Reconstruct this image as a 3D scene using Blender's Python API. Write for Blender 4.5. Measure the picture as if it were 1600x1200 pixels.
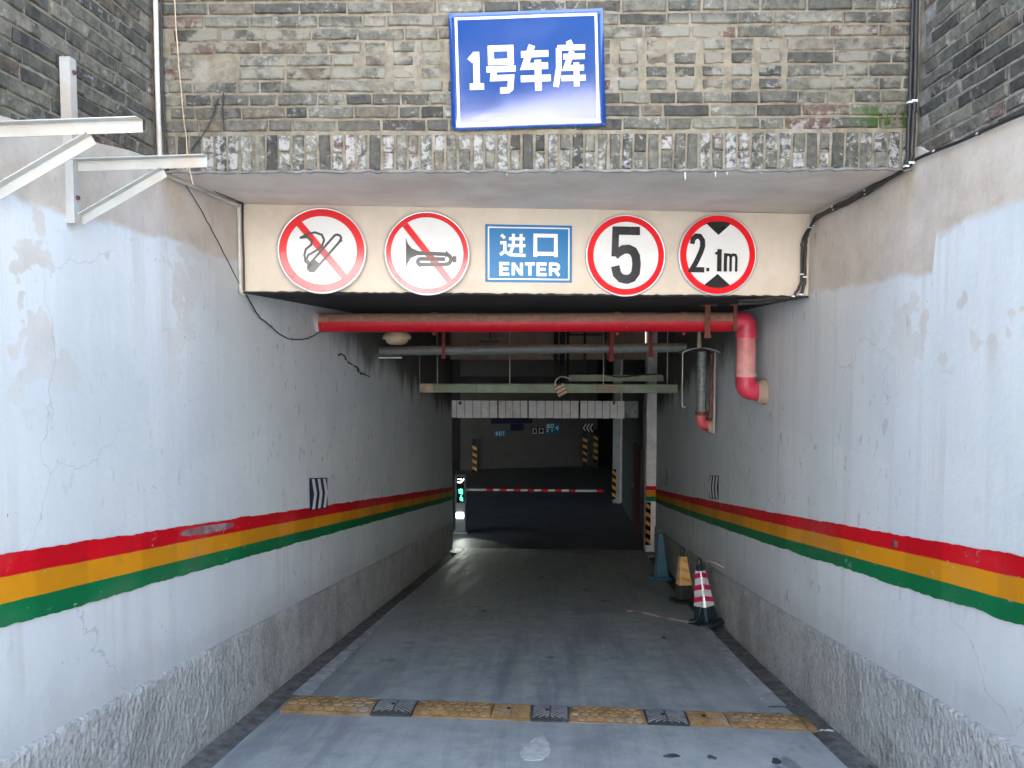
import bpy, bmesh, math, random
from mathutils import Vector, Matrix
random.seed(7)
R = math.radians
for o in list(bpy.data.objects): bpy.data.objects.remove(o)
scene = bpy.context.scene
col = scene.collection

# ------------------------------------------------------------------ camera, sky, sun, exposure
cam_d = bpy.data.cameras.new('camera'); cam = bpy.data.objects.new('camera', cam_d); col.objects.link(cam)
cam.location = (0, 0, 1.65)
cam.rotation_euler = (R(90) - math.atan(55/1109), 0, math.atan(50/1109))
cam_d.sensor_width = 36; cam_d.lens = 36*1109/1600; cam_d.clip_start = .05; cam_d.clip_end = 500
scene.camera = cam
SUN_EL, SUN_AZ = R(56), R(12)
world = bpy.data.worlds.new('World'); scene.world = world; world.use_nodes = True
wt = world.node_tree; wt.nodes.clear()
sky = wt.nodes.new('ShaderNodeTexSky'); sky.sky_type = 'NISHITA'; sky.sun_disc = False
sky.sun_elevation = SUN_EL; sky.sun_rotation = SUN_AZ; sky.air_density = 1.2; sky.dust_density = 3.0; sky.ozone_density = 1.0
bg = wt.nodes.new('ShaderNodeBackground'); bg.inputs[1].default_value = .15
wo = wt.nodes.new('ShaderNodeOutputWorld')
wt.links.new(sky.outputs[0], bg.inputs[0]); wt.links.new(bg.outputs[0], wo.inputs[0])
sun_d = bpy.data.lights.new('sun', 'SUN'); sun = bpy.data.objects.new('sun', sun_d); col.objects.link(sun)
sun_d.energy = 5.0; sun_d.angle = R(.5); sun_d.color = (1, .94, .86)
sv = Vector((math.sin(SUN_AZ)*math.cos(SUN_EL), math.cos(SUN_AZ)*math.cos(SUN_EL), math.sin(SUN_EL)))
sun.rotation_euler = (-sv).to_track_quat('-Z', 'Y').to_euler(); sun.location = (0, 30, 40)
vs = scene.view_settings; vs.view_transform = 'Standard'; vs.look = 'None'; vs.gamma = 1; vs.use_curve_mapping = False
vs.exposure = 3.15
scene.render.engine = 'CYCLES'
scene.cycles.max_bounces = 6; scene.cycles.diffuse_bounces = 5; scene.cycles.glossy_bounces = 2; scene.cycles.caustics_reflective = False; scene.cycles.caustics_refractive = False

# ------------------------------------------------------------------ node helper
class NT:
    def __init__(s, name):
        s.m = bpy.data.materials.new(name); s.m.use_nodes = True; s.t = s.m.node_tree
        s.b = s.t.nodes['Principled BSDF']; s.geo = None
    def n(s, k, **kw):
        x = s.t.nodes.new(k)
        for a, v in kw.items(): setattr(x, a, v)
        return x
    def put(s, sock, v):
        if isinstance(v, bpy.types.NodeSocket): s.t.links.new(v, sock)
        elif isinstance(v, (tuple, list)): sock.default_value = tuple(v) + ((1,) if len(v) == 3 and len(sock.default_value) == 4 else ())
        elif v is not None: sock.default_value = v
    def pos(s):
        if not s.geo: s.geo = s.n('ShaderNodeNewGeometry')
        return s.geo.outputs['Position']
    def normal(s): s.pos(); return s.geo.outputs['Normal']
    def obj(s): return s.n('ShaderNodeTexCoord').outputs['Object']
    def sep(s, v):
        x = s.n('ShaderNodeSeparateXYZ'); s.put(x.inputs[0], v); return x.outputs
    def rnd(s): return s.n('ShaderNodeObjectInfo').outputs['Random']
    def scl(s, v, k, off=(0, 0, 0)):
        x = s.n('ShaderNodeMapping'); s.put(x.inputs[0], v); x.inputs['Scale'].default_value = k; s.put(x.inputs['Location'], off); return x.outputs[0]
    def noise(s, scale, detail=5, rough=.6, vec=None, dist=0):
        x = s.n('ShaderNodeTexNoise'); s.put(x.inputs['Vector'], vec if vec is not None else s.pos())
        x.inputs['Scale'].default_value = scale; x.inputs['Detail'].default_value = min(detail, 4.5)
        x.inputs['Roughness'].default_value = rough; x.inputs['Distortion'].default_value = dist
        return x.outputs[0]
    def vor(s, scale, vec=None, feat='F1'):
        x = s.n('ShaderNodeTexVoronoi', feature=feat); s.put(x.inputs['Vector'], vec if vec is not None else s.pos()); x.inputs['Scale'].default_value = scale
        return x.outputs[0]
    def ma(s, op, a, b=0, c=0):
        x = s.n('ShaderNodeMath', operation=op); s.put(x.inputs[0], a); s.put(x.inputs[1], b); s.put(x.inputs[2], c); return x.outputs[0]
    def step(s, v, lo, hi, a=0., b=1.):
        x = s.n('ShaderNodeMapRange', interpolation_type='SMOOTHSTEP'); s.put(x.inputs[0], v); s.put(x.inputs[1], lo); s.put(x.inputs[2], hi)
        x.inputs[3].default_value = a; x.inputs[4].default_value = b; return x.outputs[0]
    def mix(s, f, a, b, mode='MIX'):
        x = s.n('ShaderNodeMix', data_type='RGBA', blend_type=mode); s.put(x.inputs[0], f); s.put(x.inputs[6], a); s.put(x.inputs[7], b); return x.outputs[2]
    def ramp(s, f, stops):
        x = s.n('ShaderNodeValToRGB'); s.put(x.inputs[0], f); e = x.color_ramp.elements
        while len(e) < len(stops): e.new(.5)
        for el, (p, c) in zip(e, stops): el.position = p; el.color = tuple(c) + (1,)
        return x.outputs[0]
    def bump(s, h, strength=.3, dist=.01):
        x = s.n('ShaderNodeBump'); s.put(x.inputs['Height'], h); x.inputs['Strength'].default_value = strength; x.inputs['Distance'].default_value = dist
        s.t.links.new(x.outputs[0], s.b.inputs['Normal'])
    def out(s, c, rough=.7, spec=.5, metal=0):
        s.put(s.b.inputs['Base Color'], c); s.put(s.b.inputs['Roughness'], rough); s.b.inputs['Specular IOR Level'].default_value = spec
        s.put(s.b.inputs['Metallic'], metal); return s.m

def plain(name, c, rough=.6, var=.25, scale=14, bump=.1, spec=.5, metal=0, dirt=None, coat=0):
    t = NT(name)
    f = t.noise(scale, 6, .65)
    d = tuple(x*(1-var) for x in c); l = tuple(min(1, x*(1+var*.7)) for x in c)
    cc = t.ramp(f, [(.3, d), (.7, l)])
    if dirt:
        g = t.step(t.noise(scale*.35, 8, .7), .5, .68); cc = t.mix(t.ma('MULTIPLY', g, dirt[1]), cc, dirt[0])
    if bump: t.bump(t.noise(scale*6, 2, .6), bump, .004)
    t.b.inputs['Coat Weight'].default_value = coat; t.b.inputs['Coat Roughness'].default_value = .08
    return t.out(cc, t.ma('ADD', t.ma('MULTIPLY', f, .2), rough-.1), spec, metal)

def brick_mat(name, white):
    t = NT(name); p = t.pos(); x, y, z = t.sep(p)[:3]; r = t.rnd()
    r2 = t.ma('FRACT', t.ma('MULTIPLY', r, 17.31))
    base = t.ramp(r, [(0, (.05, .05, .045)), (.25, (.085, .084, .072)), (.6, (.118, .115, .096)), (.85, (.165, .16, .132)), (1, (.10, .082, .064))])
    red = t.ma('GREATER_THAN', r2, .955)
    base = t.mix(t.ma('MULTIPLY', red, .6), base, (.13, .075, .055))
    n1 = t.noise(26, 8, .68)
    base = t.mix(.8, base, t.ramp(n1, [(.3, (.42, .42, .41)), (.5, (.95, .95, .92)), (.72, (1.5, 1.46, 1.34))]), 'MULTIPLY')
    soot = t.step(t.noise(9, 6, .7), .54, .64); base = t.mix(t.ma('MULTIPLY', soot, .55), base, (.022, .023, .025))
    lime = t.step(t.ma('ADD', t.noise(24, 9, .72, dist=.35), t.ma('MULTIPLY', t.ma('SUBTRACT', r2, .5), .2)), .62-.13*white, .76-.11*white)
    base = t.mix(t.ma('MULTIPLY', lime, .4+.3*white), base, (.38, .385, .365))
    if name == 'brick_patched':
        sm = t.step(t.noise(6.5, 6, .6, vec=t.scl(p, (1, 1, 1.3), (3, 1, 7))), .46, .56)
        win = t.ma('MULTIPLY', t.step(z, 2.97, 3.05), t.ma('SUBTRACT', 1, t.step(z, 3.33, 3.42)))
        base = t.mix(t.ma('MULTIPLY', t.ma('MULTIPLY', sm, win), .9), base, (.20, .192, .155))
        moss = t.ma('MULTIPLY', t.ma('MULTIPLY', t.step(x, 1.45, 1.8), t.ma('SUBTRACT', 1, t.step(t.ma('ABSOLUTE', t.ma('SUBTRACT', z, 2.86)), .03, .09))), t.step(t.noise(18, 6), .42, .55))
        base = t.mix(moss, base, (.035, .075, .012))
    t.bump(t.noise(85, 2, .7), .5, .006)
    return t.out(base, .88, .25)

def wall_mat(side):
    t = NT('painted_render_'+side); p = t.pos(); x, y, z = t.sep(p)[:3]
    ar = t.ma('ADD', z, t.ma('MULTIPLY', y, .1752))
    v = t.scl(p, (1, 1, .35))                                       # stretched downwards: brush marks and runs
    big = t.noise(1.1, 5, .55); med = t.noise(4.5, 7, .65); fine = t.noise(30, 6, .7); run = t.noise(11, 7, .7, vec=t.scl(p, (1, 1, .09)))
    paint = t.ramp(big, [(.3, (.53, .59, .60)), (.5, (.60, .65, .655)), (.7, (.66, .70, .695))])
    paint = t.mix(t.ma('MULTIPLY', t.step(run, .45, .7), .35), paint, (.66, .69, .71))
    cream = t.ramp(med, [(.25, (.40, .345, .275)), (.5, (.52, .465, .39)), (.75, (.60, .555, .49))])
    cream = t.mix(t.ma('MULTIPLY', t.step(fine, .58, .72), .5), cream, (.36, .27, .20))
    edge = t.ma('ADD', z, t.ma('MULTIPLY', t.ma('SUBTRACT', t.noise(3.2, 3, .5), .5), .16))
    if side == 'right': edge = t.ma('ADD', edge, t.ma('MULTIPLY', t.step(y, 3.62, 3.66), .19))
    m = t.step(edge, 2.215, 2.265)
    # old flaked places low on the wall where the cream coat shows through
    fl = t.step(t.noise(1.7, 7, .62, vec=t.scl(p, (1, 1, 1), (4.3, 2.1, 9.7))), .575, .59)
    fl = t.ma('MULTIPLY', fl, t.ma('MULTIPLY', t.step(z, 1.2, 1.9), t.ma('SUBTRACT', 1, t.step(y, 3.3, 5.))))
    c = t.mix(t.ma('MAXIMUM', m, t.ma('MULTIPLY', fl, .55)), paint, cream)
    # rectangle of newer paint, a little cooler
    sq = t.ma('MULTIPLY', t.step(y, 3.98, 4.0), t.step(z, 1.0, 1.02)); c = t.mix(t.ma('MULTIPLY', sq, .22), c, (.50, .55, .59))
    # rust and soot running down below the ceiling of the covered part
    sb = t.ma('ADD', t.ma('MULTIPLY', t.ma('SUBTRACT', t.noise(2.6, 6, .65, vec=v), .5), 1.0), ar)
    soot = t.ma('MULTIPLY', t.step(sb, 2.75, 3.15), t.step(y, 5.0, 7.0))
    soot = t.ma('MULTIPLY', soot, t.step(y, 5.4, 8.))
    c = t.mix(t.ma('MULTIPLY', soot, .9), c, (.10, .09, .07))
    # dark pits, scratches and drip marks
    pit = t.step(t.noise(17, 5, .6, vec=t.scl(p, (1, 1, .42), (1.7, 3.1, .4))), .625, .665)
    pm = t.step(t.noise(.9, 3, .5, vec=t.scl(p, (1, 1, 1), (7, 3, 1))), .40, .55)
    pit = t.ma('MULTIPLY', pit, t.ma('MULTIPLY', pm, t.step(y, 3.2, 5.5, .25, 1)))
    c = t.mix(t.ma('MULTIPLY', pit, .5), c, (.20, .165, .16))
    spk = t.step(t.vor(21, t.scl(p, (1, 1, .5))), .09, .05)
    spm = t.step(t.noise(2.1, 3, .5, vec=t.scl(p, (1, 1, 1), (1, 8, 2))), .52, .62)
    c = t.mix(t.ma('MULTIPLY', t.ma('MULTIPLY', spk, spm), .7), c, (.12, .11, .10))
    wv = t.n('ShaderNodeVectorMath', operation='MULTIPLY_ADD'); nz_ = t.n('ShaderNodeTexNoise'); t.put(nz_.inputs['Vector'], p); nz_.inputs['Scale'].default_value = 3.5; nz_.inputs['Detail'].default_value = 4
    t.t.links.new(nz_.outputs['Color'], wv.inputs[0]); wv.inputs[1].default_value = (.35, .35, .35); t.put(wv.inputs[2], p)
    crk = t.step(t.vor(.95, wv.outputs[0], 'DISTANCE_TO_EDGE'), .004, .0012)
    crk = t.ma('MULTIPLY', crk, t.step(t.noise(.8, 2, .5, vec=t.scl(p, (1, 1, 1), (2.2, 5.1, 3.3))), .56, .63))
    c = t.mix(t.ma('MULTIPLY', crk, .3), c, (.20, .19, .18))
    dr = t.ma('MULTIPLY', t.step(t.noise(7, 4, .6, vec=t.scl(p, (1, 1, .035), (3, 2, 1))), .5, .68), t.step(big, .38, .6))
    c = t.mix(t.ma('MULTIPLY', dr, .3), c, (.40, .385, .35))
    gr = t.step(t.ma('ADD', ar, t.ma('MULTIPLY', t.noise(5, 6, .7), .35)), .98, .72); c = t.mix(t.ma('MULTIPLY', gr, .35), c, (.34, .35, .35))
    h = t.ma('ADD', t.noise(30, 2, .6), t.ma('MULTIPLY', t.noise(11, 2, .6, vec=t.scl(p, (1, 1, .09))), .8))
    t.bump(h, .35, .006)
    return t.out(c, .72, .35)

def stripe_mat(name, c):
    t = NT(name); p = t.pos(); x, y, z = t.sep(p)[:3]
    n = t.noise(5, 6, .65); k = t.noise(1.3, 1, .4, vec=t.scl(p, (0, 1, 0)))
    cc = t.mix(t.step(k, .5, .53), c, tuple(q*.84 for q in c))
    cc = t.mix(t.ma('MULTIPLY', t.step(n, .5, .75), .45), cc, tuple(q*.6+.02 for q in c))
    sc = t.step(t.noise(22, 6, .7, vec=t.scl(p, (1, .5, 1))), .645, .68); cc = t.mix(t.ma('MULTIPLY', sc, .6), cc, (.45, .44, .43))
    fd = t.step(t.noise(2.2, 4, .6, vec=t.scl(p, (1, .6, 1), (1, 2, 3))), .5, .7); cc = t.mix(t.ma('MULTIPLY', fd, .1), cc, (.40, .33, .30))
    t.bump(t.noise(30, 6, .7), .3, .004)
    return t.out(cc, .5, .22)

def concrete_mat():
    t = NT('ramp_concrete'); p = t.pos(); x, y, z = t.sep(p)[:3]
    a = t.noise(.8, 5, .6); b = t.noise(6, 8, .68); c = t.noise(70, 5, .7); tr = t.noise(2.6, 6, .7, vec=t.scl(p, (2.2, .13, 1)))
    cc = t.ramp(b, [(.25, (.25, .28, .275)), (.5, (.355, .39, .38)), (.75, (.45, .48, .46))])
    cc = t.mix(t.ma('MULTIPLY', t.step(tr, .42, .68), .72), cc, (.19, .215, .228))
    cc = t.mix(t.ma('MULTIPLY', t.step(a, .48, .7), .5), cc, (.44, .455, .45))
    cc = t.mix(t.ma('MULTIPLY', t.step(c, .6, .72), .35), cc, (.52, .52, .50))
    oil = t.step(t.noise(3.3, 4, .5, vec=t.scl(p, (1, .5, 1), (3, 5, 0))), .66, .74); cc = t.mix(t.ma('MULTIPLY', oil, .55), cc, (.06, .063, .068))
    t.bump(t.noise(60, 3, .7), .35, .005)
    return t.out(cc, t.step(tr, .3, .7, .75, .5), .4)

def pebble_mat():
    t = NT('roughcast'); p = t.pos()
    vz = t.vor(34, t.scl(p, (1, 1, .7))); n = t.noise(5, 6, .65); f = t.noise(40, 8, .78)
    c = t.ramp(n, [(.28, (.34, .355, .345)), (.5, (.44, .455, .44)), (.72, (.53, .54, .52))])
    c = t.mix(t.ma('MULTIPLY', t.step(t.noise(1.6, 4, .6, vec=t.scl(p, (1, 1, .6), (5, 1, 2))), .5, .68), .55), c, (.25, .245, .22))
    c = t.mix(t.ma('MULTIPLY', t.step(f, .55, .68), .6), c, (.60, .61, .58))
    c = t.mix(t.ma('MULTIPLY', t.step(f, .45, .35), .75), c, (.16, .165, .158))
    t.bump(t.ma('ADD', t.ma('MULTIPLY', vz, .8), t.noise(34, 3, .75)), .9, .013)
    return t.out(c, .85, .3)

def dusty_pipe_mat(name, c, dust, lo=.12, hi=.3):
    t = NT(name); nz = t.sep(t.normal())[2]
    k = t.step(t.ma('ADD', nz, t.ma('MULTIPLY', t.ma('SUBTRACT', t.noise(9, 6, .7), .5), .25)), lo, hi)
    n = t.noise(16, 7, .68)
    cc = t.mix(t.step(n, .3, .7), tuple(q*.8 for q in c), c)
    d = t.mix(t.step(n, .35, .7), tuple(q*.7 for q in dust), dust)
    cc = t.mix(t.ma('MULTIPLY', k, .92), cc, d)
    sp = t.step(t.noise(24, 5, .7), .66, .69); cc = t.mix(t.ma('MULTIPLY', sp, .6), cc, (.45, .38, .34))
    t.bump(n, .2, .004)
    return t.out(cc, t.step(k, 0, 1, .5, .9), .35)

M = {}
M['brick'] = brick_mat('brick_patched', .25); M['soldier'] = brick_mat('brick_limed', 1.0); M['brick_side'] = brick_mat('brick_dark', .1)
M['mortar'] = plain('mortar', (.20, .178, .132), .95, .4, 18, .6, .2, dirt=((.30, .285, .25), .5))
M['mortar_r'] = plain('mortar_limed', (.24, .235, .215), .95, .5, 14, .6, .2, dirt=((.08, .08, .075), .6))
M['wall_l'] = wall_mat('left'); M['wall_r'] = wall_mat('right')
M['red_s'] = stripe_mat('red_stripe_paint', (.60, .003, .012)); M['yel_s'] = stripe_mat('yellow_stripe_paint', (.66, .27, .008)); M['grn_s'] = stripe_mat('green_stripe_paint', (.003, .16, .052))
M['concrete'] = concrete_mat(); M['pebble'] = pebble_mat()
M['strip'] = plain('gutter_concrete', (.42, .43, .42), .85, .4, 9, .4, .3, dirt=((.26, .265, .26), .6))
M['silt'] = plain('gutter_silt', (.19, .185, .17), .9, .5, 12, .7, .3, dirt=((.10, .097, .088), .6))
M['cream'] = plain('cream_render', (.60, .53, .43), .75, .13, 3, .15, .3, dirt=((.50, .41, .31), .55))
M['soffit'] = plain('soffit_render', (.70, .65, .585), .85, .18, 2.2, .2, .3, dirt=((.58, .49, .41), .6))
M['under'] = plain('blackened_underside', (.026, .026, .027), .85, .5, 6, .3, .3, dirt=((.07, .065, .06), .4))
M['tan'] = plain('dusty_tan_render', (.36, .27, .20), .9, .25, 3, .2, .2, dirt=((.20, .15, .115), .6))
M['white_pl'] = plain('white_pillar_paint', (.80, .81, .80), .6, .15, 5, .15, .4, dirt=((.45, .45, .43), .5))
M['dimmed_white_pl'] = plain('dimmed_white_pillar_paint', (.36, .38, .39), .6, .2, 5, .1, .3, dirt=((.2, .2, .2), .5)); M['dark_pl'] = plain('garage_render', (.085, .088, .085), .8, .15, 3, .1, .3)  # white inner pillar and garage end wall, the hall's dimness put into both colours
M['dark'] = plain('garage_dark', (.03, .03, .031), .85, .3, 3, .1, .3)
M['red_pipe'] = dusty_pipe_mat('red_pipe_paint', (.46, .004, .014), (.30, .185, .125), .0, .12)
M['pink_pipe'] = plain('faded_red_pipe_paint', (.52, .17, .16), .55, .25, 5, .2, .4, dirt=((.50, .34, .31), .75))
M['pink_red'] = plain('worn_red_paint', (.50, .035, .065), .45, .3, 8, .2, .45, dirt=((.45, .2, .18), .5))
M['grey_pipe'] = dusty_pipe_mat('grey_pipe_zinc', (.17, .195, .195), (.22, .165, .12), .15, .45)
M['zinc'] = plain('zinc_sheet', (.20, .225, .215), .55, .5, 22, .3, .4, .25, dirt=((.09, .10, .095), .7))
M['rust'] = plain('rusty_steel', (.16, .06, .042), .85, .5, 25, .5, .3)
M['red_iron'] = plain('red_oxide_iron', (.22, .03, .03), .75, .4, 20, .3, .3)
M['green_st'] = plain('pale_green_steel', (.27, .33, .225), .55, .2, 6, .1, .4, dirt=((.22, .2, .13), .6))
M['ivory'] = plain('ivory_plastic', (.55, .43, .28), .5, .2, 8, .1, .4, dirt=((.3, .2, .12), .6))
M['black'] = plain('black_rubber', (.018, .018, .019), .6, .3, 20, .1, .4)
M['cable'] = plain('black_cable', (.02, .019, .018), .5, .3, 20, .1, .45)
M['conduit'] = plain('white_conduit', (.55, .53, .47), .5, .2, 8, .1, .4, dirt=((.25, .2, .15), .5))
M['bracket'] = plain('white_painted_steel', (.42, .435, .42), .5, .12, 7, .15, .45, dirt=((.40, .30, .22), .55))
M['alu'] = plain('aluminium', (.55, .56, .56), .4, .1, 10, .05, .5, .7)
M['rivet'] = plain('rivet_steel', (.12, .09, .08), .5, .2, 30, 0, .5, .4)
def film(name, c, rough=.16, spec=1.0): return plain(name, c, rough, .05, 4, 0, spec, 0)
M['s_white'] = film('white_film', (.72, .725, .71), .2, .8); M['s_red'] = film('red_film', (.66, .012, .018), .2, .9); M['s_black'] = film('black_print', (.012, .012, .013), .25, .6)
M['s_grey'] = film('dark_print', (.045, .05, .045), .25, .7); M['s_blue'] = film('sky_blue_film', (.003, .15, .36), .35, .3); M['s_royal'] = film('royal_blue_film', (.001, .04, .215), .11, 1.0); M['m_white'] = film('white_film_matt', (.70, .70, .67), .5, .2); M['m_red'] = film('red_film_matt', (.70, .008, .014), .5, .2)
M['s_navy'] = film('navy_film', (.008, .016, .05), .5, .2); M['s_yel'] = film('amber_film', (.75, .32, .02), .4, .5); M['s_pale'] = film('pale_film', (.72, .74, .74), .35, .5)
M['s_magenta'] = film('magenta_red_film', (.60, .008, .09), .35, .5)
M['bump_y'] = plain('worn_yellow_rubber', (.30, .185, .08), .8, .4, 9, .3, .25, dirt=((.22, .18, .135), .85))
M['pad_y'] = plain('scuffed_yellow_rubber', (.36, .235, .11), .8, .4, 9, .3, .25, dirt=((.30, .255, .20), .85)); M['bump_b'] = plain('worn_black_rubber', (.05, .053, .055), .7, .4, 16, .3, .35, dirt=((.17, .175, .18), .6))
M['pad_b'] = plain('scuffed_grey_rubber', (.22, .235, .24), .75, .3, 16, .2, .3)
M['cone_b'] = plain('dark_teal_rubber', (.012, .03, .038), .6, .3, 12, .1, .4, dirt=((.07, .075, .075), .5))
M['cone_blue'] = plain('blue_grey_plastic', (.035, .13, .20), .5, .2, 8, .1, .4, dirt=((.09, .14, .17), .5))
M['cone_k'] = plain('black_plastic', (.02, .02, .021), .55, .3, 12, .1, .4, dirt=((.07, .07, .065), .5))
M['tape'] = plain('faded_tape', (.60, .56, .54), .6, .1, 10, 0, .4); M['tape_r'] = plain('faded_red_tape', (.42, .22, .22), .6, .2, 10, 0, .4)
M['wood'] = plain('brown_door_paint', (.10, .04, .028), .6, .4, 6, .2, .4)
M['paving'] = plain('pale_paving', (.50, .50, .495), .85, .2, 2, .2, .3)
M['facade'] = plain('pale_facade', (.84, .82, .83), .8, .05, .4, 0, .3)
M['glass'] = plain('window_glass', (.03, .04, .05), .08, .1, 1, 0, .6)
M['leaf'] = plain('dry_leaf', (.12, .07, .03), .8, .4, 30, 0, .3)
M['kiosk'] = plain('grey_metal_cabinet', (.24, .25, .25), .5, .1, 6, .05, .4)
def emit(name, c, e):
    t = NT(name); t.put(t.b.inputs['Emission Color'], c); t.b.inputs['Emission Strength'].default_value = e; return t.out((.02, .02, .02), .5)
M['lamp'] = emit('lamp_light', (.92, 1, .95), 2.5); M['led_g'] = emit('green_led', (.06, 1, .35), .8); M['led_w'] = emit('white_led', (.85, 1, .92), 1.0)

# ------------------------------------------------------------------ mesh helper
class MB:
    def __init__(s): s.v = []; s.f = []; s.mi = []; s.smooth = []
    def add(s, vs_, fs, smooth=False):
        k = len(s.v); s.v += [tuple(p) for p in vs_]; s.f += [tuple(i+k for i in f) for f in fs]; s.smooth += [smooth]*len(fs); return s
    def box(s, a, b, m=None):
        x0, y0, z0 = a; x1, y1, z1 = b
        vs_ = [Vector(p) for p in ((x0,y0,z0),(x1,y0,z0),(x1,y1,z0),(x0,y1,z0),(x0,y0,z1),(x1,y0,z1),(x1,y1,z1),(x0,y1,z1))]
        if m: vs_ = [m @ p for p in vs_]
        return s.add(vs_, [(0,3,2,1),(4,5,6,7),(0,1,5,4),(1,2,6,5),(2,3,7,6),(3,0,4,7)])
    def bar(s, a, b, w, h, up=(0, 0, 1)):
        a = Vector(a); b = Vector(b); d = (b-a); L = d.length; d.normalize(); u = Vector(up); r = d.cross(u)
        if r.length < 1e-4: r = d.cross(Vector((0, 1, 0)))
        r.normalize(); u = r.cross(d)
        m = Matrix((r, d, u)).transposed().to_4x4(); m.translation = a
        return s.box((-w/2, 0, -h/2), (w/2, L, h/2), m)
    def tube(s, pts, r, seg=12, caps=True):
        pts = [Vector(p) for p in pts]; n = len(pts); rings = []; prev = None
        rr = r if isinstance(r, (list, tuple)) else [r]*n
        for i, p in enumerate(pts):
            t = (pts[min(i+1, n-1)]-pts[max(i-1, 0)]).normalized()
            if prev is None: a = t.cross(Vector((0, 0, 1)));  a = a if a.length > .05 else t.cross(Vector((0, 1, 0)))
            else: a = prev - t*prev.dot(t)
            a.normalize(); prev = a; b = t.cross(a)
            rings.append([p+(a*math.cos(q*2*math.pi/seg)+b*math.sin(q*2*math.pi/seg))*rr[i] for q in range(seg)])
        vs_ = [q for g in rings for q in g]; fs = []
        for i in range(n-1):
            for q in range(seg): fs.append((i*seg+q, i*seg+(q+1) % seg, (i+1)*seg+(q+1) % seg, (i+1)*seg+q))
        s.add(vs_, fs, True)
        if caps: s.add(rings[0], [tuple(range(seg))[::-1]]); s.add(rings[-1], [tuple(range(seg))])
        return s
    def lathe(s, prof, c, seg=24, axis='z'):
        vs_ = []; fs = []
        for r, h in prof:
            for q in range(seg):
                a = 2*math.pi*q/seg; x, y = r*math.cos(a), r*math.sin(a)
                vs_.append(Vector(c)+(Vector((x, y, h)) if axis == 'z' else Vector((x, h, y)) if axis == 'y' else Vector((h, x, y))))
        for i in range(len(prof)-1):
            for q in range(seg): fs.append((i*seg+q, i*seg+(q+1) % seg, (i+1)*seg+(q+1) % seg, (i+1)*seg+q))
        return s.add(vs_, fs, True)
    def poly(s, pts): return s.add(pts, [tuple(range(len(pts)))])
    def prism(s, pts, d):      # closed outline extruded by vector d
        n = len(pts); d = Vector(d); a = [Vector(p) for p in pts]; b = [p+d for p in a]
        return s.add(a+b, [tuple(range(n))[::-1], tuple(range(n, 2*n))] + [(i, (i+1) % n, n+(i+1) % n, n+i) for i in range(n)])
    def mesh(s, name, mat):
        me = bpy.data.meshes.new(name); me.from_pydata(s.v, [], s.f)
        for p, q in zip(me.polygons, s.smooth): p.use_smooth = q
        bm = bmesh.new(); bm.from_mesh(me); bmesh.ops.recalc_face_normals(bm, faces=bm.faces); bm.to_mesh(me); bm.free()
        me.materials.append(M[mat]); me.update(); return me
    def build(s, name, mat, parent=None, bevel=0, seg=2):
        o = bpy.data.objects.new(name, s.mesh(name, mat)); col.objects.link(o); o.parent = parent
        if bevel:
            b = o.modifiers.new('bevel', 'BEVEL'); b.width = bevel; b.segments = seg; b.limit_method = 'ANGLE'
        return o
def tag(o, label, cat, group=None):
    o['label'] = label; o['category'] = cat
    if group: o['group'] = group
    return o
def thing(name, label, cat, loc=(0, 0, 0), rz=0, group=None):
    o = bpy.data.objects.new(name, None); col.objects.link(o); o.location = loc; o.rotation_euler = (0, 0, rz); o.empty_display_size = .1
    return tag(o, label, cat, group)
def struct(o): o['kind'] = 'structure'; return o
def arc_path(pts, rad, n=6):   # polyline with rounded corners
    pts = [Vector(p) for p in pts]; out = [pts[0]]
    for a, b, c in zip(pts, pts[1:], pts[2:]):
        u = (a-b).normalized(); v = (c-b).normalized(); k = min(rad, (a-b).length*.48, (c-b).length*.48)
        for i in range(n+1):
            t = i/n; out.append((b+u*k)*(1-t)**2 + b*2*t*(1-t) + (b+v*k)*t*t)
    return out + [pts[-1]]
def jag(path, amp, step=.05):
    out = []
    for a, b in zip(path, path[1:]):
        a = Vector(a); b = Vector(b); n = max(1, int((b-a).length/step))
        for i in range(n): out.append(a.lerp(b, i/n)+Vector([random.uniform(-amp, amp) for _ in range(3)]))
    return out+[Vector(path[-1])]

S = -.1752                       # fall of the ramp
def rz_(y): return S*min(max(y, -1.5), 15.0) if y > -1.5 else .2628
def lerp_tab(tab, y):
    if y <= tab[0][0]: return tab[0][1]
    for (a, p), (b, q) in zip(tab, tab[1:]):
        if y <= b: return p+(q-p)*(y-a)/(b-a)
    return tab[-1][1]
LW = [(0, -2.05), (5, -2.05), (9, -2.01), (13.4, -1.965), (15, -1.955)]
RW = [(0, 1.93), (6, 1.935), (8, 1.985), (10, 2.06), (12, 2.16), (13.5, 2.255), (15, 2.345)]
def lx(y): return lerp_tab(LW, y)
def rx(y): return lerp_tab(RW, y)

# ------------------------------------------------------------------ ground, ramp, garage floor
g = MB()
Z0 = .2628
g.poly([(-60, -60, Z0), (60, -60, Z0), (60, -1.5, Z0), (-60, -1.5, Z0)])
g.poly([(-60, -1.5, Z0), (-2.3, -1.5, Z0), (-2.3, 3.7, Z0), (-60, 3.7, Z0)]); g.poly([(2.2, -1.5, Z0), (60, -1.5, Z0), (60, 3.7, Z0), (2.2, 3.7, Z0)])
struct(g.build('ground', 'paving'))
GUT = .23                        # gutter strip between slab and wall
ys = [-1.5+.25*i for i in range(67)]
r_ = MB(); vs_, fs = [], []
for i, y in enumerate(ys):
    y = min(y, 15.0); e = GUT if y < 14.2 else .02; a, b = lx(y)+e, rx(y)-e
    for j in range(9):
        x = a+(b-a)*j/8; vs_.append((x, y, rz_(y)+random.uniform(-.003, .003)))
    if i:
        for j in range(8): k = i*9+j; fs.append((k-9, k-8, k+1, k))
r_.add(vs_, fs, True)
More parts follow.
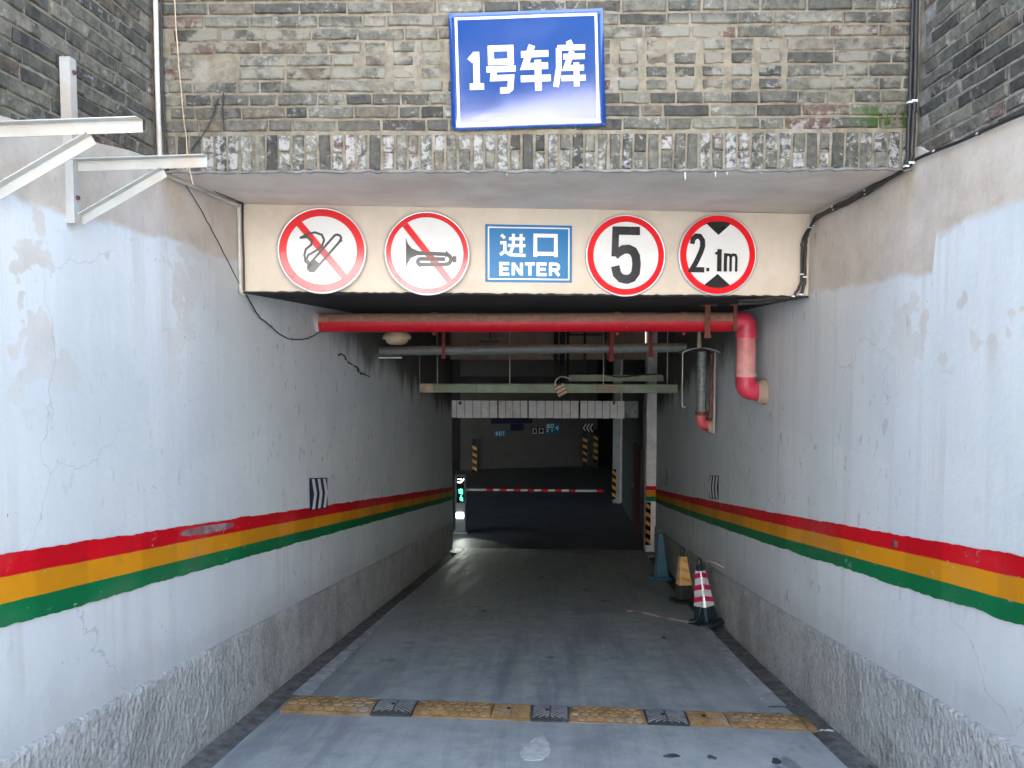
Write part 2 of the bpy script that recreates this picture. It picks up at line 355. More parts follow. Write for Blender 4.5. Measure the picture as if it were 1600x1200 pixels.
for sgn, j in ((-1, 0), (1, 8)):      # slab edge down into the gutter
    q = [vs_[i*9+j] for i in range(len(ys))]; n = len(q)
    r_.add(q+[(p[0], p[1], p[2]-.07) for p in q], [(i, i+1, n+i+1, n+i) for i in range(n-1)])
ramp = struct(r_.build('ramp', 'concrete'))
for fx, s_ in ((lx, 1), (rx, -1)):
    m = MB(); q = []
    for y in ys:
        y = min(y, 14.2); a = fx(y)-s_*.05
        q += [(a, y, rz_(y)-.02+random.uniform(-.006, .006)), (a+s_*.16, y, rz_(y)-.045+random.uniform(-.005, .005)), (a+s_*(GUT+.08), y, rz_(y)-.055)]
    n = len(ys); m.add(q, [(i*3+j, i*3+j+1, i*3+j+4, i*3+j+3) for i in range(n-1) for j in range(2)], True)
    struct(m.build('gutter', 'silt', ramp))
    # pale strip of newer concrete along the slab edge
    m = MB(); q = []
    yy = [4.95+.2*i for i in range(20)]
    for i, y in enumerate(yy):
        w = .13*(1-i/25)+random.uniform(-.008, .008); a = fx(y)+s_*(GUT-.006); t = rz_(y)
        q += [(a, y, t-.06), (a, y, t+.011), (a+s_*w, y, t+.008), (a+s_*(w+.004), y, t-.01)]
    m.add(q, [(i*4+j, i*4+j+1, i*4+j+5, i*4+j+4) for i in range(len(yy)-1) for j in range(3)])
    struct(m.build('edge_strip', 'strip', ramp))
M['g_floor'] = plain('dimmed_floor_concrete', (.10, .106, .112), .6, .4, 2, .2, .4)  # garage floor darkened in its colour to carry the hall's dimness
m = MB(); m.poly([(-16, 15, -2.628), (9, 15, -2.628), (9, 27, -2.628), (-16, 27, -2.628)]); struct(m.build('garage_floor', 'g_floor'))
M['patch'] = plain('pale_cement', (.50, .52, .51), .9, .25, 20, .4, .2, dirt=((.42, .43, .43), .6))
# cement patch and stains lying on the ramp
def blot(name, mat, cx, cy, a, b, h, n=22, ir=.25, parent=None):
    m = MB(); q = []
    for i in range(n):
        t = 2*math.pi*i/n; k = 1+ir*(.6*math.sin(2*t+cx*9)+.4*math.sin(3*t+cy*7)+random.uniform(-.25, .25)); x, y = cx+a*k*math.cos(t), cy+b*k*math.sin(t); q.append((x, y, rz_(y)+h))
    c = [(cx, cy, rz_(cy)+h+.002)]
    m.add(c+q, [(0, 1+i, 1+(i+1) % n) for i in range(n)]+[]); m.add(q+[(p[0], p[1], p[2]-h-.006) for p in q], [(i, (i+1) % n, n+(i+1) % n, n+i) for i in range(n)])
    return struct(m.build(name, mat, parent))
blot('cement_patch', 'patch', -.04, 4.08, .085, .17, .008, ir=.3, parent=ramp)
blot('oil_stain', 'bump_b', .745, 4.04, .045, .03, .003, ir=.3, parent=ramp)
blot('oil_stain', 'bump_b', 1.33, 4.0, .03, .035, .005, ir=.4, parent=ramp)
blot('oil_stain', 'bump_b', .97, 4.03, .022, .03, .005, ir=.4, parent=ramp)
blot('oil_stain', 'black', 1.2, 7.0, .022, .02, .005, ir=.4, parent=ramp)

# ------------------------------------------------------------------ bricks
def brick_mesh(name, L, H, mat, D=.035, jit=.0035):
    m = MB(); a, h = L/2, H/2; c = .3
    P = [(-a, -h), (-a*c, -h), (a*c, -h), (a, -h), (a, h), (a*c, h), (-a*c, h), (-a, h)]
    P = [(x+random.uniform(-jit, jit), z+random.uniform(-jit, jit)*.8) for x, z in P]
    ch = .006; tilt = random.uniform(-.004, .004); tl2 = random.uniform(-.004, .004)
    fr = [(x*(1-ch/a), random.uniform(-.0015, .0015)+tilt*x/a+tl2*z/h, z*(1-ch/h)) for x, z in P]
    ed = [(x, .006, z) for x, z in P]; bk = [(x, D, z) for x, z in P]; n = 8
    m.add(fr+ed+bk, [(7, 0, 1, 6), (6, 1, 2, 5), (5, 2, 3, 4)] + [(i, n+i, n+(i+1) % n, (i+1) % n) for i in range(n)] + [(n+i, 2*n+i, 2*n+(i+1) % n, n+(i+1) % n) for i in range(n)])
    return m.mesh(name, mat)
BV = {}
def brick(parent, x, z, L, H, mat, proud=0):
    key = (round(L/.02), round(H/.02), mat)
    if key not in BV: BV[key] = [brick_mesh('brick', round(L/.02)*.02, round(H/.02)*.02, mat) for _ in range(5)]
    me = random.choice(BV[key]); o = bpy.data.objects.new('brick', me); col.objects.link(o); o.parent = parent
    o.location = (x, proud+random.uniform(-.002, .004), z); o.rotation_euler = (0, random.uniform(-.012, .012), 0)
    o.scale = (L/(round(L/.02)*.02), 1, H/(round(H/.02)*.02))
    return o
CH = .0675                                  # course height
FA = math.atan2(.11, 3.98)
fw = thing('brick_wall', 'grey brick front wall above the garage entrance, carrying the royal blue sign', 'wall', (-2.05, 3.75, 0), FA)
W = 3.98
def rough_sheet(m, x0, x1, z0, z1, nx, nz, y, amp):
    q = [(x0+(x1-x0)*i/nx, y+random.uniform(-amp, amp), z0+(z1-z0)*j/nz) for j in range(nz+1) for i in range(nx+1)]
    m.add(q, [(j*(nx+1)+i, j*(nx+1)+i+1, (j+1)*(nx+1)+i+1, (j+1)*(nx+1)+i) for j in range(nz) for i in range(nx)], True)
ZS = 2.583                                   # underside of the brick front
m = MB(); rough_sheet(m, -.02, W+.02, ZS+.004, 3.66, 120, 34, .0105, .0035); m.build('mortar', 'mortar', fw)
# soldier course along the edge
x = .02; i = 0
while x < W-.04:
    w = .066+random.uniform(-.006, .006)
    if i % 2 == 0 or random.random() < .1: brick(fw, x+w/2, ZS+.012+.0935, w-.012, .187, 'soldier', -.004)
    else:
        k = random.uniform(.085, .105); brick(fw, x+w/2, ZS+.012+k/2, w-.012, k-.008, 'soldier', -.004); brick(fw, x+w/2, ZS+.012+k+(.187-k)/2, w-.012, .187-k-.006, 'soldier', -.004)
    x += w+.003; i += 1
z = ZS+.216
for c in range(13):
    x = random.uniform(-.1, .1)
    patched = 3 <= c <= 6
    while x < W-.03:
        if patched and .95 < x < 3.25:
            # rebuilt zone: half bricks stacked over each other, wide smeared joints, some bricks on end
            slot = (x-.95) % .235
            if random.random() < .12: L, gap = .16, .05
            else: L, gap = .105, .03+random.uniform(0, .02)
            colx = round((x-.95)/.148); xx = .95+colx*.148+.06
            brick(fw, xx, z+CH/2, .108+random.uniform(-.012, .006), CH-.016, 'brick', random.uniform(-.003, .005)); x = .95+(colx+1)*.148+.001
            continue
        r = random.random()
        L = .232 if r < .62 else (.112 if r < .9 else .17)
        if c == 2: L = .135 if r < .8 else .2
        L += random.uniform(-.008, .008); a, b = max(x, .012), min(x+L, W-.012)
        if b-a > .03 and not (c in (4, 5, 7) and random.random() < .015): brick(fw, (a+b)/2, z+CH/2, b-a, CH-.013+random.uniform(-.003, .003), 'brick')
        x += L+.011
    z += CH
m = MB(); m.box((-8, .016, 3.655), (13, .3, 8.6)); m.box((-.3, .02, 2.68), (W+.3, .3, 3.655)); m.build('upper_wall', 'mortar', fw)
m = MB(); m.box((-8, .31, 3.2), (13, 12, 8.5)); m.build('building_body', 'dark_pl', fw)

M['smear'] = plain('grey_red_filler', (.30, .13, .13), .8, .4, 14, .3, .2, dirt=((.40, .36, .35), .7))
def side_wall(fx, side):
    s_ = 1 if side == 'left' else -1
    lab = ('painted left side wall of the ramp, rainbow stripe low down and brick on top, white steel brackets on it' if side == 'left'
           else 'painted right side wall of the ramp behind the traffic cones, rainbow stripe and brick on top')
    t = thing('side_wall', lab, 'wall', (0, 0, 0), 0)
    def edge(y): return (2.653+(y-3.73)*.112 if side == 'left' else 2.641+(y-3.87)*.035)
    ysl = [0+.12*i for i in range(126)]
    m = MB(); q = []; nz = 26
    for y in ysl:
        y = min(y, 15.0)
        top = edge(y)+random.uniform(-.006, .006) if y < 3.8 else (2.7 if y < 5.6 else 2.1); bot = rz_(y)-.12
        for j in range(nz+1): q.append((fx(y)+random.uniform(-.002, .002), y, bot+(top-bot)*j/nz))
    n = len(ysl)
    m.add(q, [(i*(nz+1)+j, i*(nz+1)+j+1, (i+1)*(nz+1)+j+1, (i+1)*(nz+1)+j) for i in range(n-1) for j in range(nz)], True)
    tp = [q[i*(nz+1)+nz] for i in range(n)]
    m.add(tp+[(p[0]-s_*.03, p[1], p[2]+.004) for p in tp], [(i, i+1, n+i+1, n+i) for i in range(n-1)])
    m.build('render_coat', 'wall_l' if side == 'left' else 'wall_r', t)
    # structural core behind the render
    m = MB(); q = []
    for y in (0, 2, 3.9, 6, 8, 10, 12, 13.5, 15):
        a = fx(y)-s_*.04
        top = 4.1 if y < 3.95 else 3.2
        q += [(a, y, rz_(y)-.4), (a, y, top), (a-s_*.25, y, top), (a-s_*.25, y, rz_(y)-.4)]
    k = 9
    m.add(q, [(i*4+j, i*4+(j+1) % 4, (i+1)*4+(j+1) % 4, (i+1)*4+j) for i in range(k-1) for j in range(4)]+[(0, 1, 2, 3), (k*4-4, k*4-3, k*4-2, k*4-1)])
    m.build('wall_core', 'mortar_r' if side == 'right' else 'mortar', t)
    # plinth of rough-cast
    m = MB(); q = []; ysp = [0+.03*i for i in range(492)]; rows = 16
    for y in ysp:
        for j in range(rows+1):
            z = rz_(y)-.1+(.64+random.uniform(-.004, .004))*j/rows
            q.append((fx(y)+s_*(.020+random.uniform(0, .007)), y, z))
        q.append((fx(y)-s_*.01, y, rz_(y)+.548))
    k = rows+2; n = len(ysp)
    m.add(q, [(i*k+j, i*k+j+1, (i+1)*k+j+1, (i+1)*k+j) for i in range(n-1) for j in range(k-1)], True)
    m.build('plinth', 'pebble', t)
    # stripes: three thin coats of paint with brushed edges
    yst = [0+.02*i for i in range(749 if side == 'left' else 742)]; n = len(yst)
    def band(lo, hi, rag_lo, rag_hi, off, name, mat):
        m = MB(); q = []; a = b = 0
        for y in yst:
            a = a*.8+random.uniform(-1, 1)*rag_lo*.55; b = b*.8+random.uniform(-1, 1)*rag_hi*.55; mid = (lo+hi)/2
            for z in (lo+a, mid, hi+b): q.append((fx(y)+s_*off, y, rz_(y)+z))
        m.add(q, [(i*3+j, i*3+j+1, (i+1)*3+j+1, (i+1)*3+j) for i in range(n-1) for j in range(2)]); m.build(name, mat, t)
    band(1.235, 1.325, .0015, .0055, .0055, 'red_stripe', 'red_s'); band(1.13, 1.238, .0012, .0012, .0043, 'yellow_stripe', 'yel_s'); band(1.045, 1.133, .0065, .0012, .0052, 'green_stripe', 'grn_s')
    if side == 'left':
        m = MB(); q = [(fx(4)+.0085, 4.2+.36*math.cos(a_), rz_(4.2+.36*math.cos(a_))+1.285+.026*math.sin(a_)+random.uniform(-.003, .003)) for a_ in [2*math.pi*i/28 for i in range(28)]]
        m.poly(q); m.build('filler_smear', 'smear', t)
    else:
        m = MB(); m.box((fx(4)-.022, 3.91, rz_(3.92)+1.255), (fx(4)-.004, 3.935, rz_(3.92)+1.29)); m.build('anchor', 'rivet', t, .003)
    # bricks over the render
    hold = bpy.data.objects.new('upper_brickwork', None); col.objects.link(hold); hold.parent = t
    hold.location = (fx(1)-s_*.016, 0, 0); hold.rotation_euler = (0, 0, R(90)*s_)
    m = MB(); rough_sheet(m, *((1.7, 3.82) if side == 'left' else (-3.93, -1.7)), 2.4, 3.72, 60, 40, .0105, .003); m.build('mortar', 'mortar_r' if side == 'right' else 'mortar', hold)
    z = 2.44
    yend = 3.74 if side == 'left' else 3.85
    for c in range(18):
        y = yend-random.uniform(0, .12)-(.12 if c % 2 else 0)+.11
        while y > 1.75:
            L = (.24 if random.random() < .7 else .115)+random.uniform(-.008, .008); b = min(y, yend); a = y-L
            if b-a > .03 and z+CH > edge((a+b)/2)-.01:
                brick(hold, (a+b)/2*s_, z+CH/2, b-a, CH-.012, 'brick_side')
            y -= L+.011
        z += CH
    return t
wl = side_wall(lx, 'left'); wr = side_wall(rx, 'right')

# ------------------------------------------------------------------ lintel over the entrance, ceiling of the covered ramp
BA = math.atan2(.60, 3.98); BL = math.hypot(.6, 3.98)
lt = thing('concrete_lintel', 'cream rendered concrete lintel with five signs over the ramp entrance', 'lintel', (0, 0, 0))
m = MB(); m.prism([(-2.06, 3.776, 2.589), (1.94, 3.886, 2.589), (1.945, 5.4, 2.640), (-2.06, 4.8, 2.622)], (0, 0, .12)); m.build('soffit', 'soffit', lt)
m = MB()
nx, nz = 40, 8; q = []
for j in range(nz+1):
    for i in range(nx+1):
        x = -2.052+3.985*i/nx; q.append((x, 4.72+(x+2.05)*.60/3.98+random.uniform(-.0015, .0015), 2.032+.6*j/nz))
m.add(q, [(j*(nx+1)+i, j*(nx+1)+i+1, (j+1)*(nx+1)+i+1, (j+1)*(nx+1)+i) for j in range(nz) for i in range(nx)], True); m.build('fascia', 'cream', lt)
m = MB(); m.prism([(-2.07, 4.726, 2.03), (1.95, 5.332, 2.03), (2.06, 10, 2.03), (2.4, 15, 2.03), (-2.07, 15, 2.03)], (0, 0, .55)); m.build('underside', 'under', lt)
m = MB(); path = jag([(-2.05, 4.712, 2.031), (1.93, 5.312, 2.031)], .004, .03); m.tube(path, .008, 6); m.build('drip_edge', 'under', lt)
m = MB(); path = jag([(-2.03, 3.745, 2.588), (1.92, 3.855, 2.588)], .005, .03); m.tube(path, .009, 6); m.build('mortar_edge', 'silt', lt)
for x in (-.2, .74, .9, .96, 1.14):          # little lime drips hanging under the brick edge
    m = MB(); y = 3.755+(x+2.05)*.0276; h = random.uniform(.02, .05); m.tube([(x, y, 2.59), (x+.002, y, 2.59-h)], [.004, .0015], 6); m.build('lime_drip', 's_pale', lt)

# wall over the garage opening and the garage beyond
gl = thing('garage_opening', 'dusty tan wall over the dark garage opening at the foot of the ramp', 'wall', (0, 14.8, 0))
m = MB(); m.box((-2.2, 0, 1.425), (2.09, .25, 2.1)); m.build('lintel_face', 'tan', gl)
m = MB(); m.box((-2.6, .2, -2.7), (-1.985, .5, 2.1)); m.build('door_jamb', 'dark', gl)
m = MB(); m.box((2.36, .2, -2.7), (9, .5, 2.1)); m.build('door_jamb', 'dark', gl)
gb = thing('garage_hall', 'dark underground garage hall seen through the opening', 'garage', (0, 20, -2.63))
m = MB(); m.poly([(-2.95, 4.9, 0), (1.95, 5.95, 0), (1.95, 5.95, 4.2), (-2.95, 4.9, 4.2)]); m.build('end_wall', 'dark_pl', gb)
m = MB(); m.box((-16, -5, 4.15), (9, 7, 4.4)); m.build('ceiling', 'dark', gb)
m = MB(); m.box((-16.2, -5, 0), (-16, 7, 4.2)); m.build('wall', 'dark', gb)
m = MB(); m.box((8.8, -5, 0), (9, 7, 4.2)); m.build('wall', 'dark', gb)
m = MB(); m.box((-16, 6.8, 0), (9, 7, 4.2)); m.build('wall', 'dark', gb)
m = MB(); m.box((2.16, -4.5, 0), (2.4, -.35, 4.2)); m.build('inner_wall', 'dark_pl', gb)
d = MB(); d.box((2.135, -4.35, .02), (2.157, -3.0, 2.05)); dd = d.build('door', 'wood', gb)
m = MB(); m.box((2.12, -3.2, 1.0), (2.134, -3.12, 1.1)); m.build('handle', 'alu', dd)

def hazard(parent, x0, x1, y, z0, z1, n, mat='s_yel', ax='x', sgn=1):
    """black guard sheet with slanted amber bands on it"""
    g_ = MB(); g_.box((x0, y, z0), (x1, y+.012, z1)); gg = g_.build('hazard_guard', 's_black', parent)
    h = (z1-z0)/n; w = x1-x0
    for i in range(n):
        za = z0+h*(i+.15); sl = .32*h*sgn
        m = MB(); m.prism([(x0+.004, y-.003, za+max(sl, 0)), (x1-.004, y-.003, za+max(-sl, 0)), (x1-.004, y-.003, za+max(-sl, 0)+h*.45), (x0+.004, y-.003, za+max(sl, 0)+h*.45)], (0, .002, 0)); m.build('amber_band', mat, gg)
# white pillar at the end of the right wall
p = thing('pillar', 'white pillar with red, yellow and green bands and hazard guard at the right wall end', 'pillar', (2.13, 14.75, -2.6))
m = MB(); m.box((0, 0, 0), (.215, .3, 4.65)); m.build('shaft', 'white_pl', p, .01)
for nm, mt, a, b in (('red_band', 'red_s', 1.31, 1.40), ('yellow_band', 'yel_s', 1.185, 1.305), ('green_band', 'grn_s', 1.08, 1.18)):
    m = MB(); m.box((-.004, -.004, a), (.217, .02, b)); m.build(nm, mt, p)
hazard(p, -.012, .095, -.016, .16, 1.06, 5)
p = thing('pillar', 'slim white pillar with drainpipe and hazard guard inside the garage, beyond the barrier tip', 'pillar', (1.92, 19.6, -2.63))
m = MB(); m.box((0, 0, 0), (.2, .2, 4.15)); m.build('shaft', 'dimmed_white_pl', p, .01)
m = MB(); m.tube(arc_path([(.215, -.05, 4.1), (.215, -.05, .05), (.12, -.06, .03)], .08), .035, 10); m.build('drainpipe', 'conduit', p)
hazard(p, -.03, .075, -.02, .12, .95, 4)
for X, Y, zb, lab in ((-2.48, 24.4, 0, 'hazard striped corner post by the far left edge of the garage end wall'), (1.38, 25.2, .2, 'hazard striped post under the white chevrons on the garage end wall'), (1.78, 25.4, .25, 'hazard striped post at the right corner of the garage end wall')):
    p = thing('corner_post', lab, 'post', (X, Y, -2.63)); m = MB(); m.box((0, .013, 0), (.16, .12, 1.15+zb)); m.build('post', 'dark', p); hazard(p, 0, .16, 0, zb, zb+.95, 4)

# ------------------------------------------------------------------ sign kit: strokes, plates
def strokes(name, mat, parent, lines, x0, z0, sx, sz, w, y, dy=.0003, rnd=False):
    """flat lettering: every polyline becomes a band of width w, mitred at the corners, all one printed part"""
    m = MB(); k = 0
    for ln in lines:
        ww = w
        if isinstance(ln, dict): ww = ln['w']; ln = ln['p']
        P = [Vector((x0+a*sx, z0+b*sz)) for a, b in ln]; n = len(P); closed = (P[0]-P[-1]).length < 1e-5 and n > 2
        Lf, Rt = [], []
        for i in range(n):
            pa = P[i-1] if i > 0 else (P[-2] if closed else None); pb = P[i+1] if i < n-1 else (P[1] if closed else None)
            d1 = (P[i]-pa).normalized() if pa is not None else None; d2 = (pb-P[i]).normalized() if pb is not None else None
            if d1 is None: d1 = d2
            if d2 is None: d2 = d1
            n1 = Vector((-d1.y, d1.x)); n2 = Vector((-d2.y, d2.x)); nn = (n1+n2)
            if nn.length < 1e-3: nn = n1
            nn.normalize(); kk = min(1/max(nn.dot(n1), .35), 2)
            Lf.append(P[i]+nn*ww/2*kk); Rt.append(P[i]-nn*ww/2*kk)
        yy = y-k*dy; k += 1
        m.add([(v.x, yy, v.y) for v in Lf]+[(v.x, yy, v.y) for v in Rt], [(i, i+1, n+i+1, n+i) for i in range(n-1)])
    return m.build(name, mat, parent)
def arc(cx, cz, r, a0, a1, n=10, rz=None): return [(cx+r*math.cos(R(a0+(a1-a0)*i/n)), cz+(rz or r)*math.sin(R(a0+(a1-a0)*i/n))) for i in range(n+1)]
G_1 = [[(.5, 0), (.5, .98)], [(.5, .93), (.05, .74)], [(0, .05), (1, .05)]]
G_HAO = [[(.16, .66), (.16, .96), (.84, .96), (.84, .66), (.16, .66)], [(0, .50), (1, .50)], [(.26, .50), (.22, .30), (.84, .30), (.80, .06), (.72, .02), (.45, .02)]]
G_CHE = [[(.03, .80), (.94, .80)], [(.40, 1.0), (.14, .52), (.92, .52)], [(0, .24), (1, .24)], [(.58, .66), (.58, -.04)]]
G_KU = [[(.46, 1.06), (.56, .90)], [(.10, .90), (1, .90)], [(.14, .90), (.13, .45), (.02, .0)]] + [[(.28+.70*a, .02+.78*b) for a, b in l] for l in [[(0, .86), (1, .86)], [(.42, 1.02), (.12, .52), (.95, .52)], [(-.1, .22), (1.02, .22)], [(.60, .68), (.60, -.03)]]]
G_JIN = [[(.06, .95), (.20, .80)], [(.02, .60), (.20, .60), (.20, .22)], [(.02, .06), (.20, .22), (.40, .07), (1, .04)], [(.36, .78), (.98, .78)], [(.32, .48), (1, .48)], [(.53, 1.0), (.53, .48), (.42, .17)], [(.83, 1.0), (.83, .16)]]
G_KOU = [[(.06, -.02), (.06, .93), (.94, .93), (.94, -.02)], [(.06, .12), (.94, .12)]]
G_E = [[(.95, .08), (.08, .08), (.08, .92), (.95, .92)], [(.08, .5), (.85, .5)]]
G_N = [[(.1, 0), (.1, 1)], [(.1, .95), (.9, .05)], [(.9, 0), (.9, 1)]]
G_T = [[(0, .92), (1, .92)], [(.5, .92), (.5, 0)]]
G_R = [[(.1, 0), (.1, .92), (.6, .92)] + arc(.6, .69, .27, 80, -90, 8, .23) + [(.1, .46)], [(.5, .46), (.92, 0)]]
G_CHU = [[(.5, 1), (.5, .05)], [(.15, .85), (.15, .55), (.85, .55)], [(.85, .85), (.85, .5)], [(.05, .4), (.05, .05), (.95, .05), (.95, .4)]]

def disc(m, cx, cz, r, y, th=0, n=56, r0=0):
    o = [(cx+r*math.cos(2*math.pi*i/n), y, cz+r*math.sin(2*math.pi*i/n)) for i in range(n)]
    if r0:
        q = [(cx+r0*math.cos(2*math.pi*i/n), y, cz+r0*math.sin(2*math.pi*i/n)) for i in range(n)]
        m.add(o+q, [(i, (i+1) % n, n+(i+1) % n, n+i) for i in range(n)])
    elif th: m.prism(o, (0, th, 0))
    else: m.poly(o)
    return m
def round_sign(lx_, z, rad, lab, tilt=0):
    c = Matrix.Rotation(BA, 4, 'Z') @ Vector((lx_, 0, 0))
    t = thing('round_sign', lab, 'sign', (-2.05+c.x, 4.72+c.y-.004-(rad*abs(math.sin(tilt))), z), BA, 'round traffic signs on the lintel')
    # dished aluminium plate: a shallow pan
    m = MB(); m.lathe([(rad, -.004), (rad, -.016), (rad*.985, -.02), (rad*.955, -.0165)], (0, 0, 0), 64, 'y'); disc(m, 0, 0, rad*.96, -.0155, 0, 64); m.build('plate', 'alu', t)
    t.rotation_euler = (tilt, 0, BA)
    return t
def rivets(t, pts, y=-.0225):
    for x, z in pts:
        m = MB(); m.lathe([(.0001, y-.002), (.004, y-.0015), (.005, y+.002)], (x, 0, z), 10, 'y'); m.build('rivet', 'rivet', t)
def ring(t, rad, w, mt='s_red'): m = MB(); disc(m, 0, 0, rad*.955, -.0185, 0, 64, rad*.955-w); return m.build('red_ring', mt, t)
def face(t, r, mt='s_white'): m = MB(); disc(m, 0, 0, r, -.0172, 0, 64); return m.build('white_face', mt, t)

# no smoking
t = round_sign(.558, 2.311, .295, 'round no-smoking sign with crossed-out cigarette, leftmost on the lintel', R(-5.2))
face(t, .278); ring(t, .295, .05)
k = math.radians(-50); ux, uz = math.cos(k), math.sin(k)
strokes('slash', 's_red', t, [[(-.235*ux, -.235*uz), (.235*ux, .235*uz)]], 0, 0, 1, 1, .046, -.0180)
def rot2(pts, cx, cz, a): return [(cx+x*math.cos(a)-z*math.sin(a), cz+x*math.sin(a)+z*math.cos(a)) for x, z in pts]
ca = math.radians(50)
cap = rot2([(.0, -.026), (.16, -.026)] + arc(.165, 0, .026, -90, 90, 8) + [(.0, .026)], -.02, -.05, ca)
cap2 = rot2([(-.085, -.026), (.165, -.026)] + [(x, z) for x, z in arc(.165, 0, .026, -90, 90, 8)] + [(-.085, .026)], -.005, -.045, ca)
strokes('cigarette', 's_grey', t, [cap2], 0, 0, 1, 1, .016, -.0200)
m = MB(); q = rot2([(-.09, -.033), (-.035, -.033), (-.035, .033), (-.09, .033)] + arc(-.09, 0, .034, 90, 270, 10)[1:-1], -.008, -.05, ca); m.poly([(x, -.0212, z) for x, z in q]); m.build('cigarette_tip', 's_grey', t)
sm = [[(-.155, .075), (-.10, .105), (-.055, .115), (-.01, .10), (.005, .065), (-.01, .02), (-.05, -.01), (-.10, -.04), (-.115, -.08), (-.095, -.11)], [(-.155, .075), (-.11, .082), (-.075, .06), (-.08, .03), (-.115, .0), (-.125, -.04), (-.118, -.07)], [(-.115, -.095), (-.12, -.075), (-.10, -.08), (-.085, -.105), (-.095, -.125)]]
strokes('smoke', 's_grey', t, sm, .01, .005, 1, 1, .015, -.0206)
rivets(t, [(0, .262), (-.19, -.185), (.2, -.165)])
# no horn
t = round_sign(1.263, 2.303, .292, 'round no-honking sign with crossed-out trumpet, second on the lintel', R(-5.2))
face(t, .275); ring(t, .292, .033)
k = math.radians(-52); ux, uz = math.cos(k), math.sin(k)
strokes('slash', 's_red', t, [[(-.245*ux, -.245*uz), (.245*ux, .245*uz)]], 0, 0, 1, 1, .044, -.0180)
m = MB(); q = [(-.145, .105), (-.13, .06), (-.10, .025), (-.05, .008), (.06, .005), (.06, -.018), (-.06, -.02), (-.11, -.04), (-.135, -.08), (-.145, -.115)]
q = [(-.145, .105), (-.132, .062), (-.105, .03), (-.06, .012), (.03, .006), (.03, -.016), (-.07, -.018), (-.11, -.036), (-.135, -.075), (-.145, -.112)]
m.poly([(x, -.0203, z) for x, z in q]); m.build('trumpet_bell', 's_grey', t)
strokes('trumpet_tube', 's_grey', t, [[(.02, -.004), (.125, -.008)] + arc(.125, -.043, .035, 90, -90, 8) + [(-.045, -.082)] + arc(-.045, -.062, .02, 270, 90, 8) + [(.12, -.042)], [(.155, -.042), (.195, -.042)], [(.185, -.02), (.185, -.064)]], 0, 0, 1, 1, .026, -.0207)
rivets(t, [(0, .262), (-.2, -.16), (.205, -.165), (-.175, .19)])
# speed five
t = round_sign(2.655, 2.309, .290, 'round speed limit sign with black number 5 in a red ring', R(1))
face(t, .274, 'm_white'); ring(t, .290, .042, 'm_red')
strokes('numeral_five', 's_black', t, [{'p': [(.098, .173), (-.075, .173)], 'w': .058}, {'p': [(-.076, .201), (-.082, -.008)], 'w': .05}, {'p': [(-.082, -.0)] + [(-.055, .022), (-.02, .042), (.018, .045), (.05, .03), (.07, -.005), (.076, -.06), (.07, -.12), (.045, -.155), (.01, -.168), (-.035, -.16), (-.065, -.13), (-.078, -.075)], 'w': .062}], .0, .0, 1, 1, .05, -.0203)
# height limit
t = round_sign(3.329, 2.323, .292, 'round height limit sign reading 2.1m, rightmost on the lintel', R(1))
face(t, .276, 'm_white'); ring(t, .292, .045, 'm_red')
m = MB(); m.poly([(x, -.0200, z) for x, z in [(-.095, .222), (-.05, .234), (0, .238), (.05, .234), (.092, .222), (0, .14)]]); m.build('arrow_down', 's_black', t)
m = MB(); m.poly([(x, -.0200, z) for x, z in [(-.1, -.215), (-.05, -.232), (0, -.236), (.05, -.232), (.094, -.215), (0, -.135)]]); m.build('arrow_up', 's_black', t)
two = [(-.195, .075), (-.188, .108), (-.165, .13), (-.138, .128), (-.118, .1), (-.116, .06), (-.128, .02), (-.16, -.05), (-.193, -.108), (-.10, -.108)]
strokes('figures', 's_black', t, [{'p': two, 'w': .038}, {'p': [(-.075, -.093), (-.075, -.118)], 'w': .022}, {'p': [(.01, .04), (.01, -.118)], 'w': .034}, {'p': [(.01, .026), (-.022, .006)], 'w': .018}, {'p': [(.055, -.118), (.055, .012)], 'w': .024}, {'p': [(.055, -.012), (.072, .002), (.088, 0), (.094, -.02), (.094, -.118)], 'w': .019}, {'p': [(.094, -.012), (.11, .002), (.128, 0), (.136, -.02), (.136, -.118)], 'w': .019}], 0, 0, 1, 1, .02, -.0203)
# enter sign
c = Matrix.Rotation(BA, 4, 'Z') @ Vector((1.964, 0, 0))
t = thing('entrance_sign', 'small sky-blue entrance sign reading 进口 ENTER between the round signs', 'sign', (-2.05+c.x, 4.72+c.y-.004, 2.315), BA)
m = MB(); m.box((-.305, -.006, -.199), (.305, 0, .199)); m.build('plate', 's_blue', t, .001)
strokes('white_border', 's_white', t, [[(-.283, -.178), (.283, -.178), (.283, .178), (-.283, .178), (-.283, -.178)]], 0, 0, 1, 1, .0085, -.0068)
strokes('lettering', 's_white', t, [[(x*1., z) for x, z in l] for l in [[(-.205+.18*a, -.02+.155*b) for a, b in l] for l in G_JIN]], 0, 0, 1, 1, .021, -.0068)
strokes('lettering', 's_white', t, [[(.035+.165*a, -.018+.155*b) for a, b in l] for l in G_KOU], 0, 0, 1, 1, .026, -.0068)
x = -.203
for gl_, w in ((G_E, .068), (G_N, .072), (G_T, .07), (G_E, .068), (G_R, .075)):
    strokes('lettering', 's_white', t, [[(x+w*a, -.152+.088*b) for a, b in l] for l in gl_], 0, 0, 1, 1, .021, -.0068); x += w+.0175
for a, b in ((-.29, .185), (.29, .185), (-.29, -.185), (.29, -.185)): rivets(t, [(a, b)], -.0075)
